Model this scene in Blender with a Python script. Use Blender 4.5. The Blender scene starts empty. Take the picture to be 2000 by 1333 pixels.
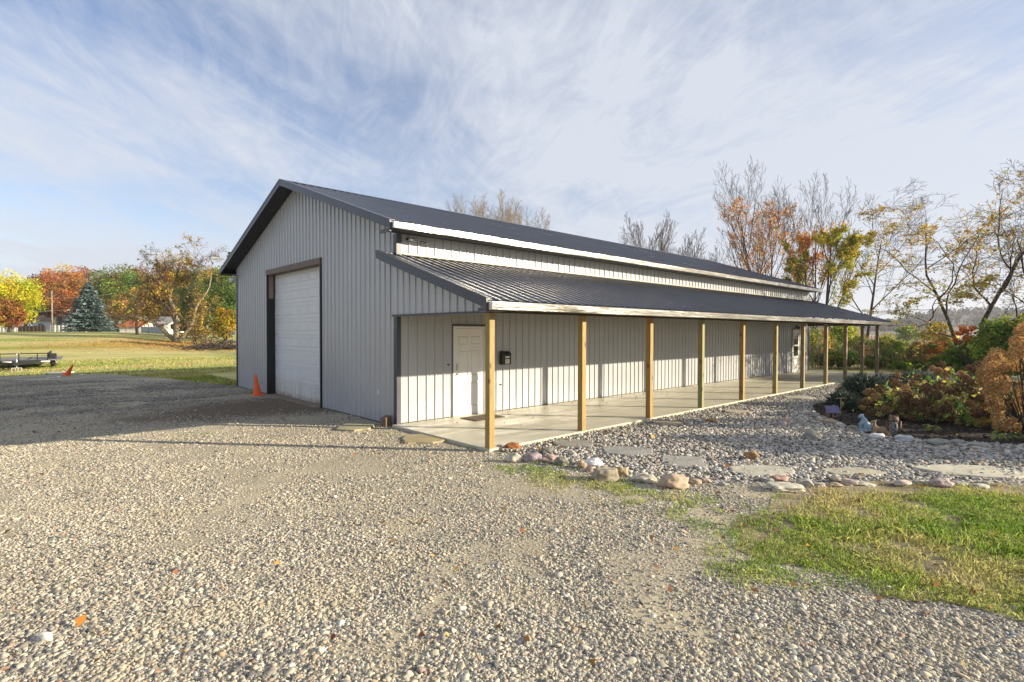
import bpy, math, random
import numpy as np
from mathutils import Vector, Matrix, noise

sc = bpy.context.scene
COL = sc.collection
PI = math.pi
R = math.radians

# ------------------------------------------------------------------ camera
F_PX = 1047.5                      # focal length in pixels of a 2000 px wide frame
CAM = np.array([-5.9655, -10.0396, 1.9859])
_yaw, _pit, _rol = 0.8240, -0.017745, 0.002273
_fw = np.array([math.cos(_yaw), math.sin(_yaw), 0.]); _rt = np.array([math.sin(_yaw), -math.cos(_yaw), 0.]); _up = np.array([0, 0, 1.])
FW = _fw * math.cos(_pit) + _up * math.sin(_pit); _u2 = _up * math.cos(_pit) - _fw * math.sin(_pit)
RT = _rt * math.cos(_rol) + _u2 * math.sin(_rol); UP = _u2 * math.cos(_rol) - _rt * math.sin(_rol)
cam = bpy.data.cameras.new('camera'); co = bpy.data.objects.new('camera', cam); COL.objects.link(co)
cam.sensor_width = 36; cam.lens = 36 * F_PX / 2000; cam.clip_end = 6000; cam.clip_start = 0.1
M = Matrix(((RT[0], UP[0], -FW[0], CAM[0]), (RT[1], UP[1], -FW[1], CAM[1]), (RT[2], UP[2], -FW[2], CAM[2]), (0, 0, 0, 1)))
co.matrix_world = M
sc.camera = co

# ------------------------------------------------------------------ light
SUN_DIR = Vector((0.654, -0.756, 0)).normalized()
SUN_EL = R(15.7)
sd = bpy.data.lights.new('sun', 'SUN'); sd.energy = 5.0; sd.angle = R(0.5); sd.color = (1.0, 0.86, 0.64)
so = bpy.data.objects.new('sun', sd); COL.objects.link(so)
to_sun = Vector((SUN_DIR.x * math.cos(SUN_EL), SUN_DIR.y * math.cos(SUN_EL), math.sin(SUN_EL)))
so.rotation_euler = to_sun.to_track_quat('Z', 'Y').to_euler()
so.location = (20, -25, 20)

world = bpy.data.worlds.new('World'); sc.world = world; world.use_nodes = True
wn = world.node_tree.nodes; wl = world.node_tree.links
wn.clear()
def N(nodes, t, **k):
    n = nodes.new(t)
    for a, b in k.items():
        if a.startswith('i_'):
            n.inputs[a[2:].replace('_', ' ')].default_value = b
        else:
            setattr(n, a, b)
    return n
sky = N(wn, 'ShaderNodeTexSky'); sky.sky_type = 'NISHITA'; sky.sun_disc = False
sky.sun_elevation = SUN_EL; sky.sun_rotation = math.atan2(SUN_DIR.x, SUN_DIR.y); sky.air_density = 1.0; sky.dust_density = 0.6; sky.ozone_density = 1.6
tc = N(wn, 'ShaderNodeTexCoord'); sep = N(wn, 'ShaderNodeSeparateXYZ'); wl.new(tc.outputs['Generated'], sep.inputs[0])
def wm(op, a, b=None, c=None):
    n = N(wn, 'ShaderNodeMath', operation=op)
    for i, v in enumerate((a, b, c)):
        if v is None: continue
        if isinstance(v, (int, float)): n.inputs[i].default_value = v
        else: wl.new(v, n.inputs[i])
    return n.outputs[0]
zc = wm('ADD', wm('MAXIMUM', sep.outputs[2], 0.0), 0.10)
cx = wm('DIVIDE', sep.outputs[0], zc); cy = wm('DIVIDE', sep.outputs[1], zc)
cb = N(wn, 'ShaderNodeCombineXYZ'); wl.new(cx, cb.inputs[0]); wl.new(cy, cb.inputs[1])
def cloud(rot, scl, nscale, detail, rough, dist, lo, hi, off=(0, 0, 0)):
    m0 = N(wn, 'ShaderNodeMapping'); wl.new(cb.outputs[0], m0.inputs[0]); m0.inputs['Rotation'].default_value = (0, 0, rot)
    mp = N(wn, 'ShaderNodeMapping'); wl.new(m0.outputs[0], mp.inputs[0]); mp.inputs['Scale'].default_value = scl; mp.inputs['Location'].default_value = off
    nz = N(wn, 'ShaderNodeTexNoise', i_Scale=nscale, i_Detail=detail, i_Roughness=rough, i_Distortion=dist); wl.new(mp.outputs[0], nz.inputs['Vector'])
    mr = N(wn, 'ShaderNodeMapRange', interpolation_type='SMOOTHSTEP'); wl.new(nz.outputs[0], mr.inputs[0]); mr.inputs[1].default_value = lo; mr.inputs[2].default_value = hi
    return mr.outputs[0]
# the cirrus streaks run roughly away from the viewer, so they fan out overhead
c1 = cloud(R(-42), (0.42, 1.15, 1), 1.45, 10, 0.66, 1.5, 0.33, 0.66)
c2 = cloud(R(20), (0.5, 0.9, 1), 0.75, 6, 0.55, 0.6, 0.36, 0.62, (3.1, 1.7, 0))
c3 = cloud(R(-66), (0.7, 2.0, 1), 3.2, 12, 0.74, 1.6, 0.34, 0.70, (7, 2, 0))
# more veil towards the right of the view and the horizon
side = wm('ADD', wm('MULTIPLY', sep.outputs[0], 0.24), wm('MULTIPLY', sep.outputs[1], -0.20))
f = wm('ADD', wm('MULTIPLY', c1, 0.40), wm('MULTIPLY', c2, 0.46))
f = wm('ADD', f, wm('MULTIPLY', c3, 0.24))
f = wm('ADD', f, wm('ADD', side, 0.11))
hz = N(wn, 'ShaderNodeMapRange'); wl.new(sep.outputs[2], hz.inputs[0]); hz.inputs[1].default_value = 0.0; hz.inputs[2].default_value = 0.22; hz.inputs[3].default_value = 0.75; hz.inputs[4].default_value = 0.0
f = wm('ADD', f, hz.outputs[0])
f = wm('MINIMUM', wm('MAXIMUM', f, 0.0), 0.93)
CLOUD_GAIN = 1.0
ccol = N(wn, 'ShaderNodeRGB'); ccol.outputs[0].default_value = (5.35, 5.65, 6.3, 1)
# the blue of the clear air between the veils, a thin veil lifts it a little
skm = N(wn, 'ShaderNodeMix', data_type='RGBA', blend_type='MULTIPLY'); skm.inputs[0].default_value = 1.0
wl.new(sky.outputs[0], skm.inputs[6]); skm.inputs[7].default_value = (1.42, 1.32, 1.44, 1)
mx = N(wn, 'ShaderNodeMix', data_type='RGBA'); wl.new(f, mx.inputs[0]); wl.new(skm.outputs[2], mx.inputs[6]); wl.new(ccol.outputs[0], mx.inputs[7])
bg = N(wn, 'ShaderNodeBackground'); bg.inputs[1].default_value = 0.061; wl.new(mx.outputs[2], bg.inputs[0])
wo = N(wn, 'ShaderNodeOutputWorld'); wl.new(bg.outputs[0], wo.inputs[0])

sc.view_settings.view_transform = 'Standard'; sc.view_settings.look = 'None'; sc.view_settings.gamma = 1
sc.view_settings.exposure = 1.16
sc.render.engine = 'CYCLES'
sc.cycles.use_denoising = True
sc.cycles.max_bounces = 6; sc.cycles.diffuse_bounces = 3; sc.cycles.glossy_bounces = 3; sc.cycles.transparent_max_bounces = 6
sc.cycles.sample_clamp_indirect = 8

# ------------------------------------------------------------------ helpers
rnd = random.Random(7)
rng = np.random.default_rng(11)
Z0 = -0.06                                           # ground level beside the slab

def smooth(a, b, x):
    t = np.clip((x - a) / (b - a), 0, 1); return t * t * (3 - 2 * t)
def height(x, y):
    """terrain: level round the barn, rising gently under the lawn beyond the drive"""
    x = np.asarray(x, float); y = np.asarray(y, float)
    r = (x + 6) / np.maximum(y + 10, 1)
    w = 1 - 0.55 * smooth(0.10, 0.30, r) - 0.45 * smooth(0.30, 0.6, r)
    z = Z0 + 1.78 * smooth(23, 78, y) * w * (y > 0)
    return z
def ray(px, py):
    d = FW + RT * (px - 1000) / F_PX - UP * (py - 666.5) / F_PX
    return d
def G(px, py, z=Z0):
    d = ray(px, py); t = (z - CAM[2]) / d[2]; p = CAM + t * d
    return (float(p[0]), float(p[1]))
def at(px, depth):
    """point on the terrain in the direction of a column, at a forward distance in metres"""
    d = ray(px, 650); p = CAM + d * depth
    return (float(p[0]), float(p[1]), float(height(p[0], p[1])))
def zat(py, depth, px=1000):
    d = ray(px, py); return float(CAM[2] + d[2] * depth)
def mpp(depth): return depth / F_PX                  # metres per pixel of the 2000 px frame

def tag(o, label=None, cat=None, group=None, kind=None):
    if label: o['label'] = label
    if cat: o['category'] = cat
    if group: o['group'] = group
    if kind: o['kind'] = kind
    return o
def empty(name, loc, rz=0):
    o = bpy.data.objects.new(name, None); COL.objects.link(o); o.location = loc; o.rotation_euler = (0, 0, rz); o.empty_display_size = 0.2
    return o
def link(o, parent=None):
    COL.objects.link(o)
    if parent: o.parent = parent
    return o
def copy_tree(o, parent=None):
    c = o.copy(); COL.objects.link(c); c.parent = parent
    for ch in list(o.children): copy_tree(ch, c)
    return c

class MB:
    """collects faces; build() links them as one mesh object"""
    def __init__(s): s.v = []; s.f = []; s.mi = []; s.sm = []
    def add(s, vs, fs, mi=0, smooth=False):
        b = len(s.v); s.v += [tuple(v) for v in vs]
        for f in fs: s.f.append([i + b for i in f]); s.mi.append(mi); s.sm.append(smooth)
    def box(s, x0, x1, y0, y1, z0, z1, mi=0, bev=0.0):
        if bev > 0:
            bm = None
        v = [(x0, y0, z0), (x1, y0, z0), (x1, y1, z0), (x0, y1, z0), (x0, y0, z1), (x1, y0, z1), (x1, y1, z1), (x0, y1, z1)]
        s.add(v, [(0, 3, 2, 1), (4, 5, 6, 7), (0, 1, 5, 4), (1, 2, 6, 5), (2, 3, 7, 6), (3, 0, 4, 7)], mi)
    def obox(s, p, q, w, h, mi=0, up=(0, 0, 1)):
        """box along p->q, width w (sideways), height h"""
        p = Vector(p); q = Vector(q); d = (q - p).normalized(); u = Vector(up)
        r = d.cross(u)
        if r.length < 1e-4: r = d.cross(Vector((1, 0, 0)))
        r.normalize(); u = r.cross(d).normalized(); r = r * w / 2; u = u * h / 2
        v = [p - r - u, p + r - u, p + r + u, p - r + u, q - r - u, q + r - u, q + r + u, q - r + u]
        s.add(v, [(0, 1, 2, 3), (7, 6, 5, 4), (0, 4, 5, 1), (1, 5, 6, 2), (2, 6, 7, 3), (3, 7, 4, 0)], mi)
    def quad(s, a, b, c, d, mi=0): s.add([a, b, c, d], [(0, 1, 2, 3)], mi)
    def tube(s, pts, rad, k=8, mi=0, cap=True):
        pts = [Vector(p) for p in pts]; n = len(pts)
        if not hasattr(rad, '__len__'): rad = [rad] * n
        vs = []; fs = []
        ref = Vector((0, 0, 1))
        d0 = (pts[-1] - pts[0]).normalized()
        if abs(d0.z) > 0.9: ref = Vector((1, 0, 0))
        for i, p in enumerate(pts):
            d = (pts[min(i + 1, n - 1)] - pts[max(i - 1, 0)]).normalized()
            a = d.cross(ref).normalized(); b = d.cross(a)
            for j in range(k):
                t = 2 * PI * j / k; vs.append(p + (a * math.cos(t) + b * math.sin(t)) * rad[i])
        for i in range(n - 1):
            for j in range(k):
                fs.append((i * k + j, i * k + (j + 1) % k, (i + 1) * k + (j + 1) % k, (i + 1) * k + j))
        if cap: fs.append(tuple(range(k))[::-1]); fs.append(tuple(range((n - 1) * k, n * k)))
        s.add(vs, fs, mi, True)
    def lathe(s, prof, c=(0, 0, 0), k=20, mi=0, sx=1, sy=1):
        vs = []; fs = []
        for r, z in prof:
            for j in range(k):
                t = 2 * PI * j / k; vs.append((c[0] + r * math.cos(t) * sx, c[1] + r * math.sin(t) * sy, c[2] + z))
        for i in range(len(prof) - 1):
            for j in range(k): fs.append((i * k + j, i * k + (j + 1) % k, (i + 1) * k + (j + 1) % k, (i + 1) * k + j))
        fs.append(tuple(range(k))[::-1]); fs.append(tuple(range((len(prof) - 1) * k, len(prof) * k)))
        s.add(vs, fs, mi, True)
    def build(s, name, mats, parent=None, bevel=0, seg=2):
        me = bpy.data.meshes.new(name); me.from_pydata(s.v, [], s.f)
        for m in (mats if isinstance(mats, (list, tuple)) else [mats]): me.materials.append(m)
        me.polygons.foreach_set('material_index', s.mi); me.polygons.foreach_set('use_smooth', s.sm)
        me.update()
        o = bpy.data.objects.new(name, me); link(o, parent)
        if bevel:
            b = o.modifiers.new('bevel', 'BEVEL'); b.width = bevel; b.segments = seg; b.limit_method = 'ANGLE'
        return o

def np_mesh(name, verts, faces, mat, parent=None, col=None, smooth=False):
    """faces: (n,k) int array"""
    me = bpy.data.meshes.new(name); verts = np.asarray(verts, np.float32); faces = np.asarray(faces, np.int32)
    n, k = faces.shape
    me.vertices.add(len(verts)); me.vertices.foreach_set('co', verts.ravel())
    me.loops.add(n * k); me.loops.foreach_set('vertex_index', faces.ravel())
    me.polygons.add(n); me.polygons.foreach_set('loop_start', np.arange(0, n * k, k, dtype=np.int32)); me.polygons.foreach_set('loop_total', np.full(n, k, np.int32))
    if smooth: me.polygons.foreach_set('use_smooth', np.ones(n, bool))
    me.update(calc_edges=True); me.validate()
    if col is not None:
        a = me.color_attributes.new('col', 'FLOAT_COLOR', 'POINT'); c = np.ones((len(verts), 4), np.float32); c[:, :3] = col
        a.data.foreach_set('color', c.ravel())
    me.materials.append(mat)
    o = bpy.data.objects.new(name, me); return link(o, parent)

# ------------------------------------------------------------------ materials
def newmat(name):
    m = bpy.data.materials.new(name); m.use_nodes = True; nt = m.node_tree; nt.nodes.clear()
    out = nt.nodes.new('ShaderNodeOutputMaterial'); b = nt.nodes.new('ShaderNodeBsdfPrincipled'); nt.links.new(b.outputs[0], out.inputs[0])
    return m, nt, b, out
class NT:
    """tiny node-graph writer"""
    def __init__(s, nt): s.nt = nt; s.n = nt.nodes; s.l = nt.links
    def put(s, sock, v):
        if v is None: return
        if isinstance(v, bpy.types.NodeSocket): s.l.new(v, sock)
        else:
            try: sock.default_value = v
            except Exception: sock.default_value = (*v, 1) if len(v) == 3 else v
    def math(s, op, a, b=None, c=None, clamp=False):
        n = s.n.new('ShaderNodeMath'); n.operation = op; n.use_clamp = clamp
        for i, v in enumerate((a, b, c)): s.put(n.inputs[i], v)
        return n.outputs[0]
    def coord(s, kind='Object'):
        return s.n.new('ShaderNodeTexCoord').outputs[kind]
    def pos(s): return s.n.new('ShaderNodeNewGeometry').outputs['Position']
    def mapping(s, v, scale=(1, 1, 1), rot=(0, 0, 0), loc=(0, 0, 0)):
        n = s.n.new('ShaderNodeMapping'); s.l.new(v, n.inputs[0]); n.inputs['Scale'].default_value = scale; n.inputs['Rotation'].default_value = rot; n.inputs['Location'].default_value = loc
        return n.outputs[0]
    def noise(s, v, scale, detail=4, rough=0.55, dist=0, out=0):
        n = s.n.new('ShaderNodeTexNoise'); s.l.new(v, n.inputs['Vector']); n.inputs['Scale'].default_value = scale; n.inputs['Detail'].default_value = detail
        n.inputs['Roughness'].default_value = rough; n.inputs['Distortion'].default_value = dist; return n.outputs[out]
    def voro(s, v, scale, feature='F1', out='Distance', rand=1):
        n = s.n.new('ShaderNodeTexVoronoi'); n.feature = feature; s.l.new(v, n.inputs['Vector']); n.inputs['Scale'].default_value = scale; n.inputs['Randomness'].default_value = rand
        return n.outputs[out]
    def rng(s, v, a, b, c=0.0, d=1.0, sm=True):
        n = s.n.new('ShaderNodeMapRange'); n.interpolation_type = 'SMOOTHSTEP' if sm else 'LINEAR'
        s.put(n.inputs[0], v)
        for i, x in enumerate((a, b, c, d)): n.inputs[i + 1].default_value = x
        return n.outputs[0]
    def mix(s, f, a, b, blend='MIX'):
        n = s.n.new('ShaderNodeMix'); n.data_type = 'RGBA'; n.blend_type = blend; s.put(n.inputs[0], f); s.put(n.inputs[6], a); s.put(n.inputs[7], b); return n.outputs[2]
    def ramp(s, v, stops):
        n = s.n.new('ShaderNodeValToRGB'); s.put(n.inputs[0], v); e = n.color_ramp.elements
        while len(e) > 1: e.remove(e[0])
        e[0].position = stops[0][0]; e[0].color = (*stops[0][1], 1)
        for p, c in stops[1:]:
            x = e.new(p); x.color = (*c, 1)
        return n.outputs[0]
    def sepxyz(s, v):
        n = s.n.new('ShaderNodeSeparateXYZ'); s.l.new(v, n.inputs[0]); return n.outputs
    def bump(s, h, strength=0.5, dist=0.01, normal=None):
        n = s.n.new('ShaderNodeBump'); n.inputs['Strength'].default_value = strength; n.inputs['Distance'].default_value = dist; s.l.new(h, n.inputs['Height'])
        if normal is not None: s.l.new(normal, n.inputs['Normal'])
        return n.outputs[0]
    def attr(s, name, out='Color'):
        n = s.n.new('ShaderNodeAttribute'); n.attribute_name = name; return n.outputs[out]

def pm(name, col, rough=0.5, metal=0.0, var=0.12, scale=4.0, bump=0.0, bscale=60, bdist=0.004, stretch=(1, 1, 1), spec=0.5, dirt=None):
    m, nt, b, out = newmat(name); g = NT(nt)
    v = g.mapping(g.coord('Object'), stretch)
    n1 = g.noise(v, scale, 5, 0.6)
    c0 = tuple(c * (1 - var) for c in col); c1 = tuple(min(1, c * (1 + var)) for c in col)
    c = g.mix(g.rng(n1, 0.3, 0.7), (*c0, 1), (*c1, 1))
    if dirt:
        c = g.mix(g.rng(g.noise(v, dirt[1], 6, 0.7), 0.52, 0.75, 0, dirt[2]), c, (*dirt[0], 1))
    g.put(b.inputs['Base Color'], c)
    g.put(b.inputs['Roughness'], g.rng(n1, 0.2, 0.8, max(0, rough - 0.06), min(1, rough + 0.06), False))
    b.inputs['Metallic'].default_value = metal
    b.inputs['Specular IOR Level'].default_value = spec
    if bump: g.put(b.inputs['Normal'], g.bump(g.noise(v, bscale, 4, 0.6), bump, bdist))
    return m

def leafmat(name, trans=0.35, rough=0.6, noise_scale=None):
    m, nt, b, out = newmat(name); g = NT(nt)
    c = g.attr('col')
    g.put(b.inputs['Base Color'], c); b.inputs['Roughness'].default_value = rough; b.inputs['Specular IOR Level'].default_value = 0.25
    t = nt.nodes.new('ShaderNodeBsdfTranslucent'); g.put(t.inputs[0], c)
    ms = nt.nodes.new('ShaderNodeMixShader'); ms.inputs[0].default_value = trans
    nt.links.new(b.outputs[0], ms.inputs[1]); nt.links.new(t.outputs[0], ms.inputs[2]); nt.links.new(ms.outputs[0], out.inputs[0])
    return m

MAT = {}
MAT['siding'] = pm('siding_paint', (0.405, 0.418, 0.44), 0.32, 0.12, 0.04, 0.8, 0.0)
MAT['roof'] = pm('roof_paint', (0.058, 0.062, 0.078), 0.24, 0.0, 0.15, 1.2, spec=0.9)
MAT['trim'] = pm('trim_paint', (0.045, 0.050, 0.066), 0.40, 0.0, 0.12, 2.0, spec=0.5)
MAT['soffit'] = pm('soffit_paint', (0.035, 0.036, 0.042), 0.6)
MAT['black'] = pm('black_metal', (0.012, 0.012, 0.014), 0.5)
MAT['gutter'] = pm('gutter_metal', (0.50, 0.49, 0.46), 0.25, 0.88, 0.14, 1.0, 0.45, 1.6, 0.05, (0.6, 3, 3), dirt=((0.36, 0.34, 0.29), 1.2, 0.45))
MAT['rust'] = pm('header_brown', (0.13, 0.085, 0.06), 0.55, 0.0, 0.3, 5)
MAT['beam'] = pm('beam_wood', (0.075, 0.045, 0.025), 0.8, 0, 0.3, 3, 0.3, 30, 0.004, (1, 8, 8))
MAT['white'] = pm('white_paint', (0.74, 0.73, 0.70), 0.42, 0, 0.05, 2.0)
MAT['glass'] = pm('window_glass', (0.03, 0.04, 0.04), 0.05, 0, 0.1, 2, spec=0.9)
MAT['steel'] = pm('brushed_steel', (0.55, 0.55, 0.55), 0.3, 0.9)
MAT['cone'] = pm('cone_orange', (0.88, 0.135, 0.02), 0.5, 0, 0.12, 6, dirt=((0.25, 0.08, 0.04), 8, 0.4))
MAT['cinder'] = pm('cinder', (0.36, 0.33, 0.28), 0.95, 0, 0.15, 10, 0.4, 60)
MAT['mat'] = pm('coir_mat', (0.10, 0.075, 0.05), 0.95, 0, 0.5, 60, 0.8, 120)

# garage door: white steel, road dirt and rust along its foot
def door_mat():
    m, nt, b, out = newmat('garage_door_paint'); g = NT(nt)
    o = g.coord('Object'); z = g.sepxyz(o)[2]
    n = g.noise(o, 3, 6, 0.65); n2 = g.noise(g.mapping(o, (6, 6, 0.6)), 2.0, 5, 0.6)
    c = g.mix(g.rng(n, 0.3, 0.7), (0.66, 0.675, 0.69, 1), (0.70, 0.71, 0.72, 1))
    low = g.math('MULTIPLY', g.rng(z, 0.05, 0.75, 1, 0), g.rng(n2, 0.35, 0.62))
    c = g.mix(g.math('MULTIPLY', low, 0.6), c, (0.42, 0.40, 0.28, 1))
    r = g.math('MULTIPLY', g.rng(z, -0.02, 0.13, 0.85, 0), g.rng(n, 0.30, 0.7))
    c = g.mix(r, c, (0.22, 0.10, 0.025, 1))
    g.put(b.inputs['Base Color'], c); b.inputs['Roughness'].default_value = 0.4
    return m
MAT['garage'] = door_mat()

def post_mat():
    m, nt, b, out = newmat('post_wood'); g = NT(nt)
    oi = nt.nodes.new('ShaderNodeObjectInfo'); o = g.coord('Object')
    off = g.math('MULTIPLY', oi.outputs['Random'], 37.0)
    cbn = nt.nodes.new('ShaderNodeVectorMath'); cbn.operation = 'ADD'; nt.links.new(o, cbn.inputs[0])
    cc = nt.nodes.new('ShaderNodeCombineXYZ'); nt.links.new(off, cc.inputs[2]); nt.links.new(off, cc.inputs[0]); nt.links.new(cc.outputs[0], cbn.inputs[1])
    v = cbn.outputs[0]
    grain = g.noise(g.mapping(v, (30, 30, 1.6)), 1.6, 6, 0.65, 0.8)
    big = g.noise(g.mapping(v, (3, 3, 0.9)), 1.0, 4, 0.6)
    c = g.mix(g.rng(grain, 0.3, 0.7), oi.outputs['Color'], g.mix(1.0, oi.outputs['Color'], (0.62, 0.52, 0.42, 1), 'MULTIPLY'))
    c = g.mix(g.rng(big, 0.42, 0.66, 0, 0.45), c, g.mix(1.0, oi.outputs['Color'], (0.95, 0.66, 0.42, 1), 'MULTIPLY'))
    kd = g.voro(g.mapping(v, (6.5, 6.5, 2.6)), 1.0)
    c = g.mix(g.rng(kd, 0.10, 0.2, 0.85, 0), c, (0.10, 0.045, 0.018, 1))
    g.put(b.inputs['Base Color'], c); b.inputs['Roughness'].default_value = 0.7
    g.put(b.inputs['Normal'], g.bump(grain, 0.3, 0.003))
    return m
MAT['post'] = post_mat()

def concrete():
    m, nt, b, out = newmat('patio_concrete'); g = NT(nt)
    p = g.pos()
    n1 = g.noise(p, 0.7, 6, 0.65); n2 = g.noise(p, 9, 5, 0.7); n3 = g.noise(g.mapping(p, (0.35, 1.6, 1)), 1.5, 5, 0.6, 0.5)
    c = g.mix(g.rng(n1, 0.3, 0.7), (0.45, 0.43, 0.33, 1), (0.55, 0.525, 0.42, 1))
    c = g.mix(g.rng(n2, 0.5, 0.8, 0, 0.35), c, (0.32, 0.30, 0.23, 1))
    c = g.mix(g.rng(n3, 0.5, 0.72, 0, 0.35), c, (0.54, 0.515, 0.42, 1))
    g.put(b.inputs['Base Color'], c); g.put(b.inputs['Roughness'], g.rng(n3, 0.3, 0.7, 0.36, 0.6))
    g.put(b.inputs['Normal'], g.bump(n2, 0.12, 0.004))
    return m
MAT['concrete'] = concrete()

def gravel_ground():
    """packed drive under the loose stones"""
    m, nt, b, out = newmat('gravel_drive_surface'); g = NT(nt)
    p = g.pos(); x, y, z = g.sepxyz(p)
    wob = g.noise(p, 6, 3, 0.6, out=1)
    pv = nt.nodes.new('ShaderNodeVectorMath'); pv.operation = 'MULTIPLY_ADD'; nt.links.new(wob, pv.inputs[0]); pv.inputs[1].default_value = (0.05, 0.05, 0); nt.links.new(p, pv.inputs[2])
    flat = g.mapping(pv.outputs[0], (1, 1, 0))
    cell = g.voro(flat, 30, out='Color'); d = g.voro(flat, 30)
    cell2 = g.voro(flat, 70, out='Color'); d2 = g.voro(flat, 70)
    cv = g.sepxyz(cell)[0]; cv2 = g.sepxyz(cell2)[1]
    stone = g.ramp(cv, [(0, (0.16, 0.155, 0.15)), (0.3, (0.27, 0.255, 0.225)), (0.55, (0.38, 0.355, 0.30)), (0.8, (0.48, 0.455, 0.40)), (0.93, (0.38, 0.27, 0.20)), (1, (0.66, 0.64, 0.60))])
    stone2 = g.ramp(cv2, [(0, (0.15, 0.14, 0.13)), (0.5, (0.33, 0.305, 0.25)), (1, (0.55, 0.525, 0.46))])
    c = g.mix(g.rng(cv, 0.45, 0.5), stone, stone2)
    c = g.mix(g.rng(d, 0.42, 0.62), c, (0.24, 0.21, 0.16, 1))
    fines = g.rng(g.noise(g.mapping(p, (0.8, 0.8, 0.8)), 1.0, 8, 0.68), 0.48, 0.66)
    fn = g.noise(p, 40, 4, 0.7)
    fc = g.mix(g.rng(fn, 0.3, 0.7), (0.38, 0.33, 0.22, 1), (0.52, 0.46, 0.32, 1))
    c = g.mix(g.rng(fines, 0, 1, 0.45, 0.92, False), c, fc)
    # darker worn lane left of the barn, its colour also deepening the barn's shadow; brown earth ramp at the big door
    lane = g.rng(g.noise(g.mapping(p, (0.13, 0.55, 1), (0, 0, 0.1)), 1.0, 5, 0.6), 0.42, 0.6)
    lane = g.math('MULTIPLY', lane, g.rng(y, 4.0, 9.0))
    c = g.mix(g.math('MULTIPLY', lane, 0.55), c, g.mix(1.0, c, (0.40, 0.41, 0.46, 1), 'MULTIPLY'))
    wn_ = g.math('MULTIPLY', g.math('SUBTRACT', g.noise(p, 0.9, 5, 0.65), 0.5), 2.6)
    e = g.math('SQRT', g.math('ADD', g.math('POWER', g.math('DIVIDE', x, 5.2), 2.0), g.math('POWER', g.math('DIVIDE', g.math('SUBTRACT', y, 5.0), 2.5), 2.0)))
    earth = g.rng(g.math('ADD', e, g.math('MULTIPLY', wn_, 0.35)), 0.62, 1.05, 1, 0)
    en = g.noise(p, 14, 6, 0.7)
    ec = g.mix(g.rng(en, 0.35, 0.65), (0.075, 0.050, 0.032, 1), (0.15, 0.108, 0.072, 1))
    c = g.mix(g.math('MULTIPLY', earth, 0.9), c, ec)
    # thin weeds where the drive meets the rocks and the grass
    g.put(b.inputs['Base Color'], c); b.inputs['Roughness'].default_value = 0.92; b.inputs['Specular IOR Level'].default_value = 0.2
    h = g.math('ADD', g.math('MULTIPLY', d, -1.0), g.math('MULTIPLY', d2, -0.4))
    inv = g.math('SUBTRACT', 1.0, g.math('MULTIPLY', g.math('MAXIMUM', fines, earth), 0.9))
    g.put(b.inputs['Normal'], g.bump(g.math('ADD', g.math('MULTIPLY', h, inv), g.math('MULTIPLY', fn, 0.10)), 0.55, 0.010))
    return m
MAT['drive'] = gravel_ground()

def pebble_ground():
    m, nt, b, out = newmat('river_rock_surface'); g = NT(nt)
    p = g.pos(); flat = g.mapping(p, (1, 1, 0))
    cell = g.sepxyz(g.voro(flat, 17, out='Color'))[0]; d = g.voro(flat, 17)
    c = g.ramp(cell, [(0, (0.15, 0.15, 0.155)), (0.35, (0.30, 0.29, 0.28)), (0.7, (0.44, 0.43, 0.41)), (0.85, (0.36, 0.27, 0.23)), (1, (0.6, 0.59, 0.57))])
    c = g.mix(g.rng(d, 0.4, 0.62), c, (0.06, 0.055, 0.05, 1))
    g.put(b.inputs['Base Color'], c); b.inputs['Roughness'].default_value = 0.8
    g.put(b.inputs['Normal'], g.bump(g.math('MULTIPLY', d, -1.0), 1.0, 0.035))
    return m
MAT['pebbles'] = pebble_ground()

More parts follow.
